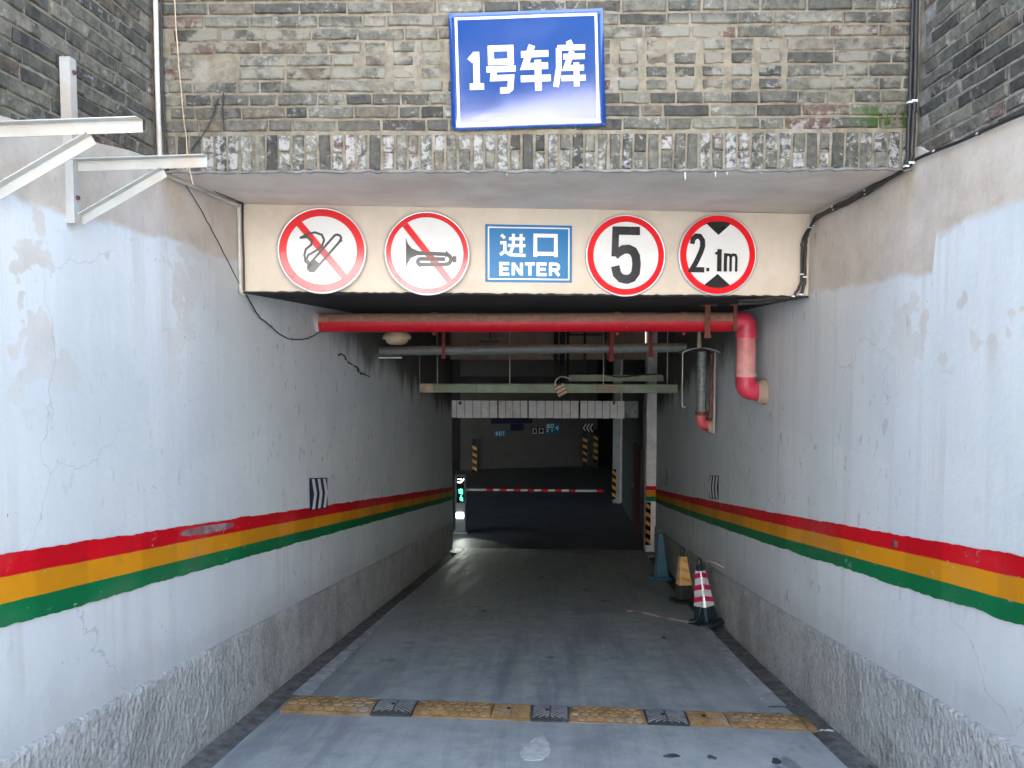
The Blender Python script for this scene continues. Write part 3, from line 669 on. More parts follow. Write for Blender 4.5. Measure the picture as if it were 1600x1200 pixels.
# royal blue sign, slightly warped plate so that it mirrors the bright yard along its foot
t = thing('garage_sign', 'large royal blue sign reading 1号车库 on the brick wall', 'sign', (-.092, 3.752+.052, 3.108), FA)
t.rotation_euler = (0, R(-1.6), FA); M['s_royal'].node_tree.nodes['Principled BSDF'].inputs['IOR'].default_value = 1.66
def warp(x, z): return -.016-.0011*math.sin(x*13+.4)-.0009*math.sin(x*5-z*11)+.010*z
nx, nz = 28, 22; q = [(-.403+.806*i/nx+(.012*(1-i/nx) if j == 0 and i < 3 else 0), warp(-.403+.806*i/nx, -.302+.604*j/nz), -.302+.604*j/nz+(random.uniform(-.002, .003) if j == 0 else 0)) for j in range(nz+1) for i in range(nx+1)]
m = MB(); m.add(q, [(j*(nx+1)+i, j*(nx+1)+i+1, (j+1)*(nx+1)+i+1, (j+1)*(nx+1)+i) for j in range(nz) for i in range(nx)], True); o = m.build('plate', 's_royal', t)
so = o.modifiers.new('thickness', 'SOLIDIFY'); so.thickness = .003; so.offset = -1
def on_warp(o, e=.0016):
    for v in o.data.vertices: v.co.y = warp(v.co.x, v.co.z)-e+v.co.y*1.0
def dense(lines, st=.03):
    out = []
    for l in lines:
        w = None
        if isinstance(l, dict): w = l['w']; l = l['p']
        q = []
        for (a, b), (c, d_) in zip(l, l[1:]):
            n = max(1, int(math.hypot(c-a, d_-b)/st)); q += [(a+(c-a)*i/n, b+(d_-b)*i/n) for i in range(n)]
        q.append(l[-1]); out.append({'p': q, 'w': w} if w else q)
    return out
on_warp(strokes('white_border', 's_white', t, dense([[(-.365, -.272), (.365, -.272), (.365, .272), (-.365, .272), (-.365, -.272)]]), 0, 0, 1, 1, .013, 0))
for gl_, x, z, w, h, sw in ((G_1, -.302, -.088, .074, .192, .033), (G_HAO, -.212, -.108, .152, .232, .031), (G_CHE, -.034, -.102, .156, .226, .034), (G_KU, .145, -.095, .160, .222, .029)):
    on_warp(strokes('lettering', 's_white', t, dense([[(x+w*a, z+h*b) for a, b in l] for l in gl_]), 0, 0, 1, 1, sw, 0))
for a, b in ((-.385, .275), (0, .285), (.385, .27), (.385, -.24), (-.005, -.29)):
    m = MB(); y = warp(a, b); m.lathe([(.0001, y-.006), (.004, y-.005), (.005, y)], (a, 0, b), 10, 'y'); m.build('rivet', 'rivet', t)

# wavy chevron boards on the side walls (flat boards fixed on the render)
def chevron_board(fx, s_, y0, y1, zlo, zhi, lab):
    yc = (y0+y1)/2; t = thing('chevron_board', lab, 'sign', (fx(yc)+s_*.004, yc, rz_(yc)), 0, 'chevron boards on the side walls')
    L = y1-y0; sl = S
    def P(u, v, off): return (s_*off, (u-.5)*L, zlo+(zhi-zlo)*v+sl*(u-.5)*L)
    m = MB(); m.prism([P(0, 0, 0), P(1, 0, 0), P(1, 1, 0), P(0, 1, 0)], (s_*.006, 0, 0)); m.build('board', 's_navy', t)
    for i in range(3):
        a = .08+i*.32; w = .15
        def sh(v): return .13*(1-abs(2*v-1))
        q = [P(min(a+sh(v), 1), v, .008) for v in (.03, .5, .97)]+[P(min(a+w+sh(v), 1), v, .008) for v in (.97, .5, .03)]
        m = MB(); m.prism(q, (-s_*.0015, 0, 0)); m.build('white_chevron', 's_pale', t)
chevron_board(lx, 1, 6.03, 6.52, 1.30, 1.585, 'navy and white chevron board on the left wall above the stripe')
chevron_board(rx, -1, 8.1, 8.55, 1.355, 1.63, 'navy and white chevron board on the right wall above the traffic cones')
chevron_board(rx, -1, 12.6, 12.95, 1.45, 1.75, 'dark narrow chevron board on the right wall next to the white pillar')

# signs on the garage end wall
def endw(x): return 24.9+(x+2.95)*.2143
def wall_sign(name, lab, x0, x1, z0, z1, mat, glyphs=None, gm='s_pale', sw=.03):
    xc = (x0+x1)/2; t = thing(name, lab, 'sign', (xc, endw(xc)-.02, 0), math.atan(.2143))
    m = MB(); m.box((x0-xc, -.008, z0), (x1-xc, 0, z1)); m.build('plate', mat, t)
    if glyphs: strokes('lettering', gm, t, [[(x0-xc+(x1-x0)*a, z0+(z1-z0)*b) for a, b in l] for l in glyphs], 0, 0, 1, 1, sw, -.0095)
    return t
def put(gs, x, z, w, h): return [[(x+w*a, z+h*b) for a, b in l] for l in gs]
wall_sign('exit_sign', 'blue exit sign reading 出口 with left arrow on the garage end wall', .06, .56, -1.40, -1.02, 's_blue', put(G_CHU, .08, .52, .22, .38)+put(G_KOU, .36, .52, .22, .36)+put(G_E, .1, .14, .1, .24)+put(G_T, .42, .14, .1, .24)+[[(.92, .72), (.74, .5), (.92, .28)], [(.76, .5), (.98, .5)]])
wall_sign('notice_plate', 'pale framed notice left of the blue exit sign on the garage end wall', -.42, .02, -1.44, -1.18, 'dark', put(G_KOU, .05, .1, .3, .8)+put(G_KOU, .55, .1, .38, .8)+[[(.7, .3), (.8, .3)]], 's_pale', .02)
wall_sign('direction_sign', 'small blue direction sign low on the left of the garage end wall', -1.76, -1.36, -1.48, -1.26, 's_blue', put(G_CHE, .1, .2, .2, .6)+put(G_KOU, .4, .2, .2, .6)+put(G_T, .7, .2, .2, .6), 's_pale', .02)
wall_sign('header_board', 'wide dark blue board high on the garage end wall behind the metal valance', -1.9, -.4, -1.02, -.80, 's_navy')
wall_sign('header_plate', 'square dark blue plate hanging under the wide board on the garage end wall', -1.2, -.72, -1.28, -1.03, 's_navy')
wall_sign('chevron_plate', 'three white chevrons on the right of the garage end wall', 1.42, 1.80, -1.38, -1.08, 's_navy', [[(.3, 1), (.05, .5), (.3, 0)], [(.62, 1), (.37, .5), (.62, 0)], [(.94, 1), (.69, .5), (.94, 0)]], 's_pale', .05)

# ------------------------------------------------------------------ pipes and fittings under the ceiling
t = thing('red_pipe', 'dusty red pipe running across the entrance under the lintel, bending down into the right wall', 'pipe', (0, 6.3, 0))
PR = .085
m = MB(); m.tube([(-2.04+.1*i, 0, 1.883+.0006*math.sin(i*.7)) for i in range(38)], PR, 24); m.build('pipe_run', 'red_pipe', t)
m = MB(); m.tube([(-2.06, 0, 1.883), (-2.0, 0, 1.883)], .09, 20); m.build('mortar_collar', 'strip', t)
for x in (-1.0, .62, 1.2): m = MB(); m.tube([(x, 0, 1.884), (x+.045, 0, 1.884)], PR+.007, 24); j_ = m.build('coupling', 'red_pipe', t); m = MB(); m.tube([(x+.01, -.0, 1.884-PR-.018), (x+.035, -.0, 1.884-PR-.018)], .012, 8); m.build('bolt', 'rust', j_)
m = MB(); m.tube(arc_path([(1.655, 0, 1.884), (1.765, 0, 1.884), (1.765, 0, 1.765)], .1, 10), PR+.004, 24); m.build('elbow', 'pink_red', t)
m = MB(); m.tube([(1.765, 0, 1.775), (1.765, 0, 1.745)], PR+.013, 24); m.build('collar', 'pink_red', t)
m = MB(); m.tube([(1.765, 0, 1.75), (1.765, 0, 1.42)], PR-.002, 24); m.build('drop_pipe', 'pink_pipe', t)
m = MB(); m.tube([(1.765, 0, 1.435), (1.765, 0, 1.405)], PR+.011, 24); m.build('collar', 'pink_pipe', t)
m = MB(); m.tube(arc_path([(1.765, 0, 1.41), (1.765, 0, 1.295), (1.905, 0, 1.275)], .12, 10), PR+.001, 24); m.build('elbow', 'pink_red', t)
m = MB(); m.tube(jag([(1.875, 0, 1.28), (1.94, 0, 1.272)], .006, .012), [.1, .108, .1, .112, .104, .112][:6], 14) if False else m.lathe([(.088, -.065), (.10, -.05), (.096, -.03), (.112, -.015), (.105, 0), (.118, .01)], (1.925, 0, 1.275), 18, 'x'); m.build('wall_grout', 'tan', t)
def hanger(x, y, z0, z1, w, mat, lab, kind=0):
    t = thing('pipe_hanger', lab, 'hanger', (x, y, 0), 0, 'pipe hangers under the ceiling'); m = MB(); m.box((-w/2, -.004, z0), (w/2, .004, z1)); m.build('strap', mat, t)
    m = MB(); m.box((-w*1.6, -.03, z1), (w*1.6, .03, z1+.01)); m.build('top_plate', mat, t)
    m = MB(); m.box((-w/2-.006, -.012, z0), (w/2+.006, .014, z0+.035)); m.build('foot_clip', mat, t); return t
hanger(1.405, 6.2, 1.742, 2.018, .045, 'rust', 'rusty flat hanger in front of the red pipe at the right')
hanger(1.64, 6.195, 1.8, 2.018, .032, 'rust', 'short rusty hanger beside the elbow of the red pipe')
t = thing('grey_pipe', 'dusty grey pipe running across behind the red pipe', 'pipe', (0, 8.6, 0))
m = MB(); m.tube([(-2.0+.1*i, 0, 1.622+.0012*i) for i in range(38)], .058, 18); m.build('pipe_run', 'grey_pipe', t)
m = MB(); m.box((-2.0, -.09, 1.535), (-1.72, -.06, 1.55)); m.build('ledge', 's_pale', t)
for x in (-1.35, -.62, -.55, .9): m = MB(); m.tube([(x, 0, 1.64), (x+.018, 0, 1.64)], .066, 18); m.build('joint', 'grey_pipe', t)
hanger(.80, 8.5, 1.50, 2.018, .05, 'red_iron', 'red iron hanger holding the grey pipe right of centre')
hanger(-1.21, 8.52, 1.53, 2.018, .04, 'red_iron', 'red iron hanger holding the grey pipe at its left part')
hanger(1.27, 8.52, 1.55, 2.018, .045, 'red_iron', 'red clamp hanger on the grey pipe near its right end')
t = thing('ceiling_lamp', 'dirty ivory domed lamp under the ceiling behind the red pipe', 'lamp', (-1.585, 7.6, 1.69))
m = MB(); m.lathe([(.0001, .0), (.07, .004), (.11, .03), (.125, .065)], (0, 0, 0), 28); m.build('dome', 'ivory', t)
m = MB(); m.lathe([(.15, .06), (.155, .075), (.15, .1), (.09, .16), (.06, .33)], (0, 0, 0), 28); m.build('rim', 'ivory', t)
# vertical zinc pipe with its sheet hood and hook frame
t = thing('downpipe', 'zinc downpipe with red elbow under a small sheet hood on the right wall', 'pipe', (1.80, 8.2, 0))
m = MB(); m.tube([(.0, 0, 1.62), (.0, 0, .90)], .052, 18); m.build('pipe_run', 'zinc', t)
m = MB(); m.tube(arc_path([(0, 0, .905), (0, 0, .80), (.11, 0, .76)], .09, 8), .064, 18); m.build('elbow', 'pink_red', t)
m = MB(); m.lathe([(.064, -.05), (.08, -.03), (.074, -.015), (.09, .0), (.085, .012)], (.12, 0, .76), 14, 'x'); m.build('wall_grout', 'tan', t)
m = MB(); m.tube([(0, 0, .93), (0, 0, .89)], .07, 16); m.build('collar', 'rust', t)
m = MB(); q = []
for i in range(13):
    u = i/12; x = -.245+.44*u; zz = 1.605+.06*math.sin(math.pi*u)**.8
    q += [(x, -.13, zz), (x, .13, zz)]
m.add(q, [(2*i, 2*i+1, 2*i+3, 2*i+2) for i in range(12)], True); o = m.build('hood', 'bracket', t); so = o.modifiers.new('t', 'SOLIDIFY'); so.thickness = .008
m = MB(); m.tube([(-.03, 0, 1.66), (-.03, 0, 1.86)], [.03, .016], 10); m.tube([(-.03, 0, 1.86), (-.03, 0, 2.03)], .01, 8); m.build('hood_stem', 'ivory', t)
m = MB(); m.tube(arc_path([(-.24, -.12, 1.605), (-.24, -.12, 1.01), (-.22, -.12, .98), (-.20, -.12, 1.0)], .02, 4), .006, 8); m.build('hook', 'conduit', t)
m = MB(); m.bar((.125, -.1, 1.61), (.125, -.1, .69), .014, .02, (0, 1, 0)); m.build('frame_bar', 'bracket', t)
m = MB(); m.tube(jag([(.1, -.06, 1.6), (.095, -.06, .86)], .004, .06), .02, 8); m.build('rusty_pipe', 'rust', t)
# pale green cross channel with its hangers
t = thing('cross_channel', 'long pale green steel channel hung across the tunnel above the metal valance', 'channel', (0, 11.3, 0))
for a, b in ((-1.99, -1.77), (-1.765, -1.08), (-1.075, .25), (.255, 2.11)):
    m = MB(); m.box((a, 0, .95), (b, .06, 1.088)); m.box((a, .0605, 1.07), (b, .16, 1.088)); m.build('channel_length', 'green_st' if a > -1.9 else 'ivory', t, .004)
for x in (-1.72, -.55, .95, 1.96): m = MB(); m.tube([(x, .1, 1.08), (x, .1, 2.03)], .008, 8); m.build('hanger_rod', 'conduit', t)
m = MB(); m.bar((-2.0, -.03, .87), (-2.0, -.03, 1.56), .04, .035, (0, 1, 0)); m.build('end_bracket', 'conduit', t)
strokes('stencil', 'red_s', t, [[(x, 1.045), (x+.03, 1.045)] for x in [.83+.045*i for i in range(7)]]+[[(x, 1.005), (x+.03, 1.005)] for x in [.83+.045*i for i in range(6)]], 0, 0, 1, 1, .014, -.004)
t = thing('upper_channel', 'second green channel with cable behind the long cross channel', 'channel', (0, 12.3, 0))
m = MB(); m.box((-1.6, 0, 1.06), (.25, .05, 1.17)); m.build('channel_length', 'under', t)
m = MB(); m.box((.43, 0, 1.09), (2.05, .05, 1.2)); m.build('channel_length', 'green_st', t, .004)
m = MB(); m.tube(jag(arc_path([(1.0, -.04, 1.22), (1.3, -.06, 1.16), (1.6, -.05, 1.2), (2.0, -.04, 1.22)], .15), .006), .014, 8); m.build('cable', 'cable', t)
m = MB(); m.tube([(1.9, -.03, 1.12), (1.9, -.03, 1.25)], .02, 8); m.build('bolt', 'conduit', t)
t = thing('cable_box', 'small yellow ribbed box hanging by a cable on the green channel', 'box', (.27, 11.22, 1.0))
t.rotation_euler = (0, R(-28), 0)
m = MB(); m.box((-.085, -.05, -.085), (.085, .05, .085)); m.build('housing', 's_yel' if False else 'ivory', t, .012)
for z in (-.03, .03): m = MB(); m.box((-.088, -.055, z-.008), (.088, -.049, z+.008)); m.build('rib', 'rust', t)
m = MB(); m.tube(arc_path([(-.06, 0, .08), (-.02, 0, .17), (.1, 0, .2), (.22, .02, .08)], .08), .011, 8); m.build('cable', 'conduit', t)
for x, y, r, z0, mat, lab in ((.20, 12.0, .035, 1.0, 'under', 'dark vertical pipe behind the yellow box'), (.31, 12.05, .04, 1.05, 'under', 'thick dark vertical pipe right of the yellow box')):
    t = thing('vertical_pipe', lab, 'pipe', (x, y, 0)); m = MB(); m.tube([(0, 0, z0), (0, 0, 2.03)], r, 12); m.build('pipe_run', mat, t); m = MB(); m.tube([(0, 0, 1.5), (0, 0, 1.54)], r+.01, 12); m.build('joint', mat, t)
for x, lab in ((.42, 'leftmost'), (.72, 'middle'), (1.08, 'rightmost')):
    t = thing('hanger_strip', lab+' of three dark hanger strips below the grey pipe, over the green channel', 'hanger', (x, 12.6, 0)); m = MB(); m.box((-.022, 0, 1.12), (.022, .01, 2.03)); m.build('strip', 'under', t); m = MB(); m.box((-.03, -.012, 1.5), (.03, -.001, 1.53)); m.build('clip', 'rust', t)
t = thing('conduit_loop', 'thin dark conduit with a bent end above the grey pipe', 'conduit', (0, 11.8, 0)); m = MB(); m.tube(arc_path([(.42, 0, 1.88), (1.02, 0, 1.88), (1.06, 0, 1.80)], .04), .012, 8); m.build('tube', 'cable', t); m = MB(); m.tube([(.42, 0, 1.88), (.42, 0, 2.03)], .008, 6); m.build('stem', 'cable', t)
t = thing('strip_light', 'dark unlit strip light hanging left of centre under the ceiling', 'lamp', (-.84, 11.0, 0)); m = MB(); m.box((-.16, -.05, 1.755), (.16, .05, 1.79)); m.build('tray', 'cable', t, .008); m = MB(); m.tube([(0, 0, 1.78), (0, 0, 2.03)], .012, 8); m.build('stem', 'cable', t)
t = thing('hanging_bulb', 'dark rod hanging under the green channel in front of the valance', 'hanger', (1.12, 11.4, 0)); m = MB(); m.bar((0, 0, .95), (0, 0, .80), .02, .012, (0, 1, 0)); m.build('rod', 'rust', t); m = MB(); m.lathe([(.018, .06), (.02, .03), (.004, 0)], (0, 0, .75), 10); m.build('tip', 'rust', t)

# metal valance over the opening: four groups of upright sheets
t = thing('metal_valance', 'row of upright white metal sheets hanging over the garage opening', 'valance', (0, 14.98, 0))
xs = -2.03
for gi, (a, b, n) in enumerate(((-2.03, -.985, 6), (-.965, -.345, 4), (-.325, .735, 6), (.765, 1.70, 6))):
    w = (b-a)/n
    for i in range(n):
        x = a+w*i; k = random.uniform(-.005, .005); mm = MB()
        mm.box((x+.005, k, .185+random.uniform(-.004, .004)), (x+w-.005, k+.018, .552)); mm.build('sheet', 'white_pl', t, .004)
m = MB(); m.box((-2.0, .03, .30), (1.98, .06, .50)); m.build('back_rail', 'dark', t)
m = MB(); m.lathe([(.0001, -.03), (.03, -.02), (.04, .0)], (-1.78, 0, .50), 12, 'y'); m.build('bolt', 'zinc', t)
m = MB(); m.box((1.71, .0, .2), (1.98, .02, .55)); m.build('end_panel', 'zinc', t)

# ------------------------------------------------------------------ barrier with its cabinet
t = thing('parking_barrier', 'lit grey barrier cabinet with red and white boom across the garage opening', 'barrier', (-1.93, 16.2, -2.628))
m = MB(); m.box((-.115, 0, 0), (.12, .2, 1.355)); m.build('cabinet', 'kiosk', t, .008)
m = MB(); m.box((-.16, -.06, -.02), (.16, .26, .03)); m.build('base', 'strip', t)
m = MB(); m.box((-.085, -.006, .72), (.095, -.001, 1.335)); m.build('screen', 's_black', t)
strokes('screen_figure', 'led_w', t, [[(-.055, 1.27), (.025, 1.27), (.035, 1.25), (.035, 1.215), (.02, 1.195), (-.045, 1.195), (-.052, 1.215)], [(.085, 1.28), (.068, 1.235)]], 0, 0, 1, 1, .02, -.008)
strokes('green_characters', 'led_g', t, [[(-.04, 1.02), (.06, 1.02)], [(-.03, .985), (.06, .985)], [(.012, 1.05), (.012, .94)], [(-.03, .945), (.055, .945)], [(.045, 1.04), (.05, .92)], [(.02, .90), (.02, .80)], [(-.01, .835), (.06, .835)], [(-.005, .79), (.065, .775)], [(.05, .83), (.05, .76)]], 0, 0, 1, 1, .02, -.008)
m = MB(); m.box((-.09, -.02, .36), (.075, -.001, .49)); m.build('fill_lamp', 'lamp', t, .01)
m = MB(); m.box((.12, .07, .985), (3.285, .105, 1.035)); am = m.build('boom', 's_white', t, .004)
for i in range(9):
    x = .60+i*.318; m = MB(); m.box((x, .066, .983), (x+.155, .109, 1.037)); m.build('red_band', 's_red', am) if i != 7 else m.build('white_band', 's_white', am)
ld = bpy.data.lights.new('barrier_lamp_light', 'SPOT'); lo = bpy.data.objects.new('barrier_lamp_light', ld); col.objects.link(lo); lo.parent = t
lo.location = (.0, -.05, .42); ld.energy = 4; ld.color = (.93, 1, .88); ld.spot_size = R(64); ld.spot_blend = .45; ld.shadow_soft_size = .06
lo.rotation_euler = Vector((.42, -1.0, -.36)).to_track_quat('-Z', 'Y').to_euler()

# ------------------------------------------------------------------ speed bump across the ramp
t = thing('speed_bump', 'worn yellow and black rubber speed bump across the ramp', 'speed bump', (0, 4.70, rz_(4.70)))
t.rotation_euler = (math.atan(S), 0, R(-1.8))
def bump_piece(x0, x1, kind, end=0):
    prof = [(-.15, -.01), (-.15, .008), (-.11, .022), (-.05, .031), (.05, .031), (.11, .022), (.15, .008), (.15, -.01)]
    m = MB(); n = len(prof); g_ = .003
    if not end: m.prism([(x0+g_, y, z) for y, z in prof], (x1-x0-2*g_, 0, 0))
    else:
        q = [(x0+g_, y, z) for y, z in prof]; e = [(x1-.02, y*.8, z*.35) for y, z in prof]
        m.add(q+e, [tuple(range(n))[::-1], tuple(range(n, 2*n))]+[(i, (i+1) % n, n+(i+1) % n, n+i) for i in range(n)])
    o = m.build('bump_module', 'bump_b' if kind == 'black' else 'bump_y', t)
    def hz(y):
        for (a, b), (c, d_) in zip(prof[1:], prof[2:]):
            if a <= y <= c: return b+(d_-b)*(y-a)/(c-a)
        return 0
    if end: return
    m = MB()
    if kind == 'hex':
        nxx = 8; w = (x1-x0)/nxx
        for j in range(5):
            for i in range(nxx):
                cx = x0+w*(i+.5+(.25 if j % 2 else -.25)*.9); cy = -.116+.058*j
                if cx-w*.42 < x0 or cx+w*.42 > x1: continue
                q = [(cx+w*.42*math.cos(R(60*k)), cy+.021*math.sin(R(60*k))*1.1) for k in range(6)]
                m.prism([(a, b, hz(b)-.001) for a, b in q], (0, 0, .008))
        m.build('tread', 'pad_y', o)
    else:
        xc = (x0+x1)/2
        for j in range(10):
            y0 = -.135+.03*j
            for s_ in (-1, 1):
                xa, xb = xc+s_*.006, xc+s_*((x1-x0)/2-.012); ya, yb = y0, y0-.085
                k = 5
                for q in range(k):
                    u0, u1 = q/k, (q+1)/k; p0 = (xa+(xb-xa)*u0, ya+(yb-ya)*u0); p1 = (xa+(xb-xa)*u1, ya+(yb-ya)*u1)
                    if min(p0[1], p1[1]) < -.138 or max(p0[1], p1[1]) > .122: continue
                    m.prism([(p0[0], p0[1], hz(p0[1])-.001), (p1[0], p1[1], hz(p1[1])-.001), (p1[0], p1[1]+.012, hz(p1[1]+.012)-.001), (p0[0], p0[1]+.012, hz(p0[1]+.012)-.001)], (0, 0, .006))
        m.build('tread', 'pad_b' if kind == 'black' else 'pad_y', o)
        m = MB(); m.lathe([(.014, hz(.02)-.002), (.014, hz(.02)+.009), (.0001, hz(.02)+.009)], (xc-.02, -.02, 0), 10); m.build('bolt', 'black', o)
xx = [-1.90, -1.78, -1.15, -.87, -.345, -.08, .175, .68, .955, 1.215, 1.70, 1.79]
kd = ['end', 'hex', 'black', 'hex', 'yellow', 'black', 'hex', 'black', 'yellow', 'hex', 'end2']
for a, b, k in zip(xx, xx[1:], kd):
    if k == 'end': continue
    bump_piece(a, b, 'hex' if k == 'end2' else k, 1 if k == 'end2' else 0)
t = thing('plastic_scrap', 'crumpled pale plastic scrap beside the right end of the speed bump', 'litter', (1.80, 4.49, rz_(4.49)+.0))
m = MB(); q = [(random.uniform(-.05, .05), random.uniform(-.025, .025), random.uniform(-.004, .02)) for _ in range(14)]
m.add(q, [(i, i+1, i+2) for i in range(12)]); m.build('scrap', 's_pale', t)
lm = MB()
for i in range(60):
    y = random.uniform(3.4, 7.0); x = rx(y)-random.uniform(.03, .17); z = rz_(y)-.032
    a = random.uniform(0, 6.28); k = random.uniform(.4, 1.1); ca_, sa = math.cos(a)*k, math.sin(a)*k
    lm.poly([(x+u*ca_-v*sa, y+u*sa+v*ca_, z+w) for u, v, w in ((0, 0, 0), (.016, .009, .004), (.03, 0, .001), (.015, -.01, .006))])
lo_ = tag(lm.build('leaf_litter', 'leaf'), 'dry leaf litter lying in the right-hand gutter', 'litter'); lo_['kind'] = 'stuff'

# ------------------------------------------------------------------ traffic cones
def cone(loc, rot, h, bw, body, lab, sleeve=None):
    t = thing('traffic_cone', lab, 'traffic cone', loc, rot, 'traffic cones along the right wall'); t.rotation_euler = (math.atan(S)*.9, 0, rot)
    def sq(w, z, c=.2, n=None):
        k = w*c; return [(-w+k, -w, z), (w-k, -w, z), (w, -w+k, z), (w, w-k, z), (w-k, w, z), (-w+k, w, z), (-w, w-k, z), (-w, -w+k, z)]
    def loft(rows):
        m = MB(); q = [p for r in rows for p in r]
        m.add(q, [(i*8+j, i*8+(j+1) % 8, (i+1)*8+(j+1) % 8, (i+1)*8+j) for i in range(len(rows)-1) for j in range(8)]+[tuple(range(8))[::-1], tuple(range(len(q)-8, len(q)))]); return m
    b0, t0 = bw*.60, .033
    def wz(z): return b0+(t0-b0)*(z-.05)/(h-.09-.05)
    loft([sq(bw, .0, .35), sq(bw, .028, .35), sq(bw*.93, .042, .35), sq(bw*.66, .05, .3)]).build('base', body, t, .004)
    loft([sq(wz(.048), .048), sq(t0, h-.09), sq(t0*.9, h-.07)]).build('body', body, t, .003)
    m = MB(); m.tube(arc_path([(-.024, 0, h-.08), (-.024, 0, h-.005), (.024, 0, h-.005), (.024, 0, h-.08)], .03, 6), .010, 8); m.build('handle', body, t)
    if sleeve:
        z0, z1, mat, mb, kind = sleeve; e = .005
        sl = loft([sq(wz(z0)+e, z0), sq(wz(z1)+e, z1)]).build('sleeve', mat, t)
        for f in range(4):
            A = Matrix.Rotation(R(90)*f, 4, 'Z')
            def P(u, z): w = wz(z)+e+.0015; return A @ Vector((u*w*.80, -w, z))
            n = 3
            for i in range(n):
                H_ = (z1-z0)/n; za = z0+H_*i+H_*.28; s_ = 1 if (f % 2 == 0) else -1
                dl = H_*.5*(1 if kind == 'chev' else 1.3)*s_
                a0, a1 = za+(dl if dl > 0 else 0)*.5, za+(-dl if dl < 0 else 0)*.5
                th = H_*(.42 if kind == 'chev' else .34)
                q = [P(-1, max(z0+.002, a0)), P(1, max(z0+.002, a1)), P(1, min(z1-.002, a1+th)), P(-1, min(z1-.002, a0+th))]
                m = MB(); m.poly(q); m.build('band', mb, sl)
    return t
cone((1.775, 7.70, rz_(7.70)), R(38), .71, .165, 'cone_b', 'dark traffic cone with red and white chevron sleeve, nearest of the three', (.20, .575, 's_white', 's_magenta', 'chev'))
cone((1.80, 9.0, rz_(9.0)), R(8), .68, .16, 'cone_k', 'black traffic cone with amber sleeve, middle of the three', (.22, .57, 's_amber', 's_amb2', 'diag')) if False else None
M['amber_sl'] = film('pale_amber_film', (.80, .52, .22), .4, .4); M['amber_dk'] = film('amber_stripe_film', (.75, .33, .06), .4, .4)
cone((1.80, 9.0, rz_(9.0)), R(8), .68, .17, 'cone_k', 'black traffic cone with amber sleeve, middle of the three', (.22, .57, 'amber_sl', 'amber_dk', 'diag'))
cone((1.83, 10.95, rz_(10.95)), R(4), .76, .175, 'cone_blue', 'plain blue traffic cone without a sleeve beside the white pillar')
# tape tied to the nearest cone
t = thing('barrier_tape', 'faded red and white tape tied to the nearest cone and trailing over the ramp', 'tape', (0, 0, 0))
pth = [(1.76, 7.55, .66), (1.70, 7.50, .42), (1.655, 7.44, .20), (1.62, 7.50, .05), (1.54, 7.72, .008), (1.42, 7.86, .008), (1.30, 7.96, .010), (1.22, 8.12, .008), (1.10, 8.24, .008), (.98, 8.27, .008)]
pth = arc_path([(x, y, rz_(y)+z) for x, y, z in pth], .1, 4)
for i in range(0, len(pth)-1, 4):
    seg = pth[i:i+5]; m = MB(); q = []
    for a in seg: q += [a+Vector((-.003, -.012, .002)), a+Vector((.012, .014, .010))]
    m.add(q, [(2*j, 2*j+1, 2*j+3, 2*j+2) for j in range(len(seg)-1)]); m.build('tape_length', 'tape' if (i//4) % 3 else 'tape_r', t)
m = MB(); m.tube([(1.76, 7.62, rz_(7.6)+.70), (1.83, 7.6, rz_(7.6)+.69), (1.93, 7.58, rz_(7.6)+.64)], .004, 6); m.build('knot_end', 'tape', t)
m = MB(); m.tube(arc_path([(1.77, 7.7, rz_(7.7)+.66), (1.80, 8.3, rz_(8.3)+.60), (1.81, 8.95, rz_(9)+.62)], .3, 6), .006, 6); m.build('tie', 'tape_r', t)

# ------------------------------------------------------------------ brackets on the left wall
def ac_bracket(y, lab, zarm=2.44):
    t = thing('steel_bracket', lab, 'bracket', (-2.05, y, 0), 0, 'steel brackets on the left wall')
    def angle(a, b, w, up, name):
        # L section: two thin legs
        a = Vector(a); b = Vector(b); m = MB(); d_ = (b-a).normalized(); u = Vector(up); r = d_.cross(u).normalized(); u = r.cross(d_)
        m.bar(a, b, w, .004, up); m.bar(a-r*(w/2-.002)+u*(-w/2-.002), b-r*(w/2-.002)+u*(-w/2-.002), .004, w, up); return m.build(name, 'bracket', t)
    angle((.034, 0, 2.19), (.034, 0, 2.89), .042, (1, 0, 0), 'upright')
    angle((.02, -.005, zarm+.02), (.605, -.005, zarm+.032), .042, (0, 0, 1), 'arm')
    angle((.02, .02, 2.225), (.40, .02, zarm-.012), .036, (-.5, 0, .85), 'brace')
    for z in (2.30, 2.83): m = MB(); m.lathe([(.011, .003), (.009, .010), (.0001, .011)], (.036, -.002, z), 8, 'x'); m.build('bolt', 'rust', t)
ac_bracket(3.01, 'white steel angle bracket on the left wall, whole triangle in view'); ac_bracket(2.52, 'white steel angle bracket cut by the left edge of the photo')

# ------------------------------------------------------------------ cables and conduits
def cable(name, lab, cat, pts, r, mat, rad=.04, amp=.0, clips=None):
    t = thing(name, lab, cat, pts[0]); o0 = Vector(pts[0]); pth = arc_path(pts, rad)
    if amp: pth = jag(pth, amp, .08)
    m = MB(); m.tube([Vector(p)-o0 for p in pth], r, 8); m.build('line', mat, t)
    if clips:
        for i in range(2, len(pth)-1, clips):
            m = MB(); p = Vector(pth[i])-o0; e_ = Vector((r*1.12, r*1.12, r*.45)); m.box(p-e_, p+e_); m.build('clip', 's_pale', t)
    return t
cable('conduit', 'white conduit down the left corner of the brick front and the lintel edge', 'conduit',
      [(-2.035, 3.722, 3.75), (-2.036, 3.722, 3.0), (-2.03, 3.72, 2.60), (-2.033, 3.80, 2.585), (-2.033, 4.69, 2.60), (-2.033, 4.695, 2.57), (-2.035, 4.698, 2.03), (-2.03, 4.75, 2.02)], .0125, 'conduit', .03)
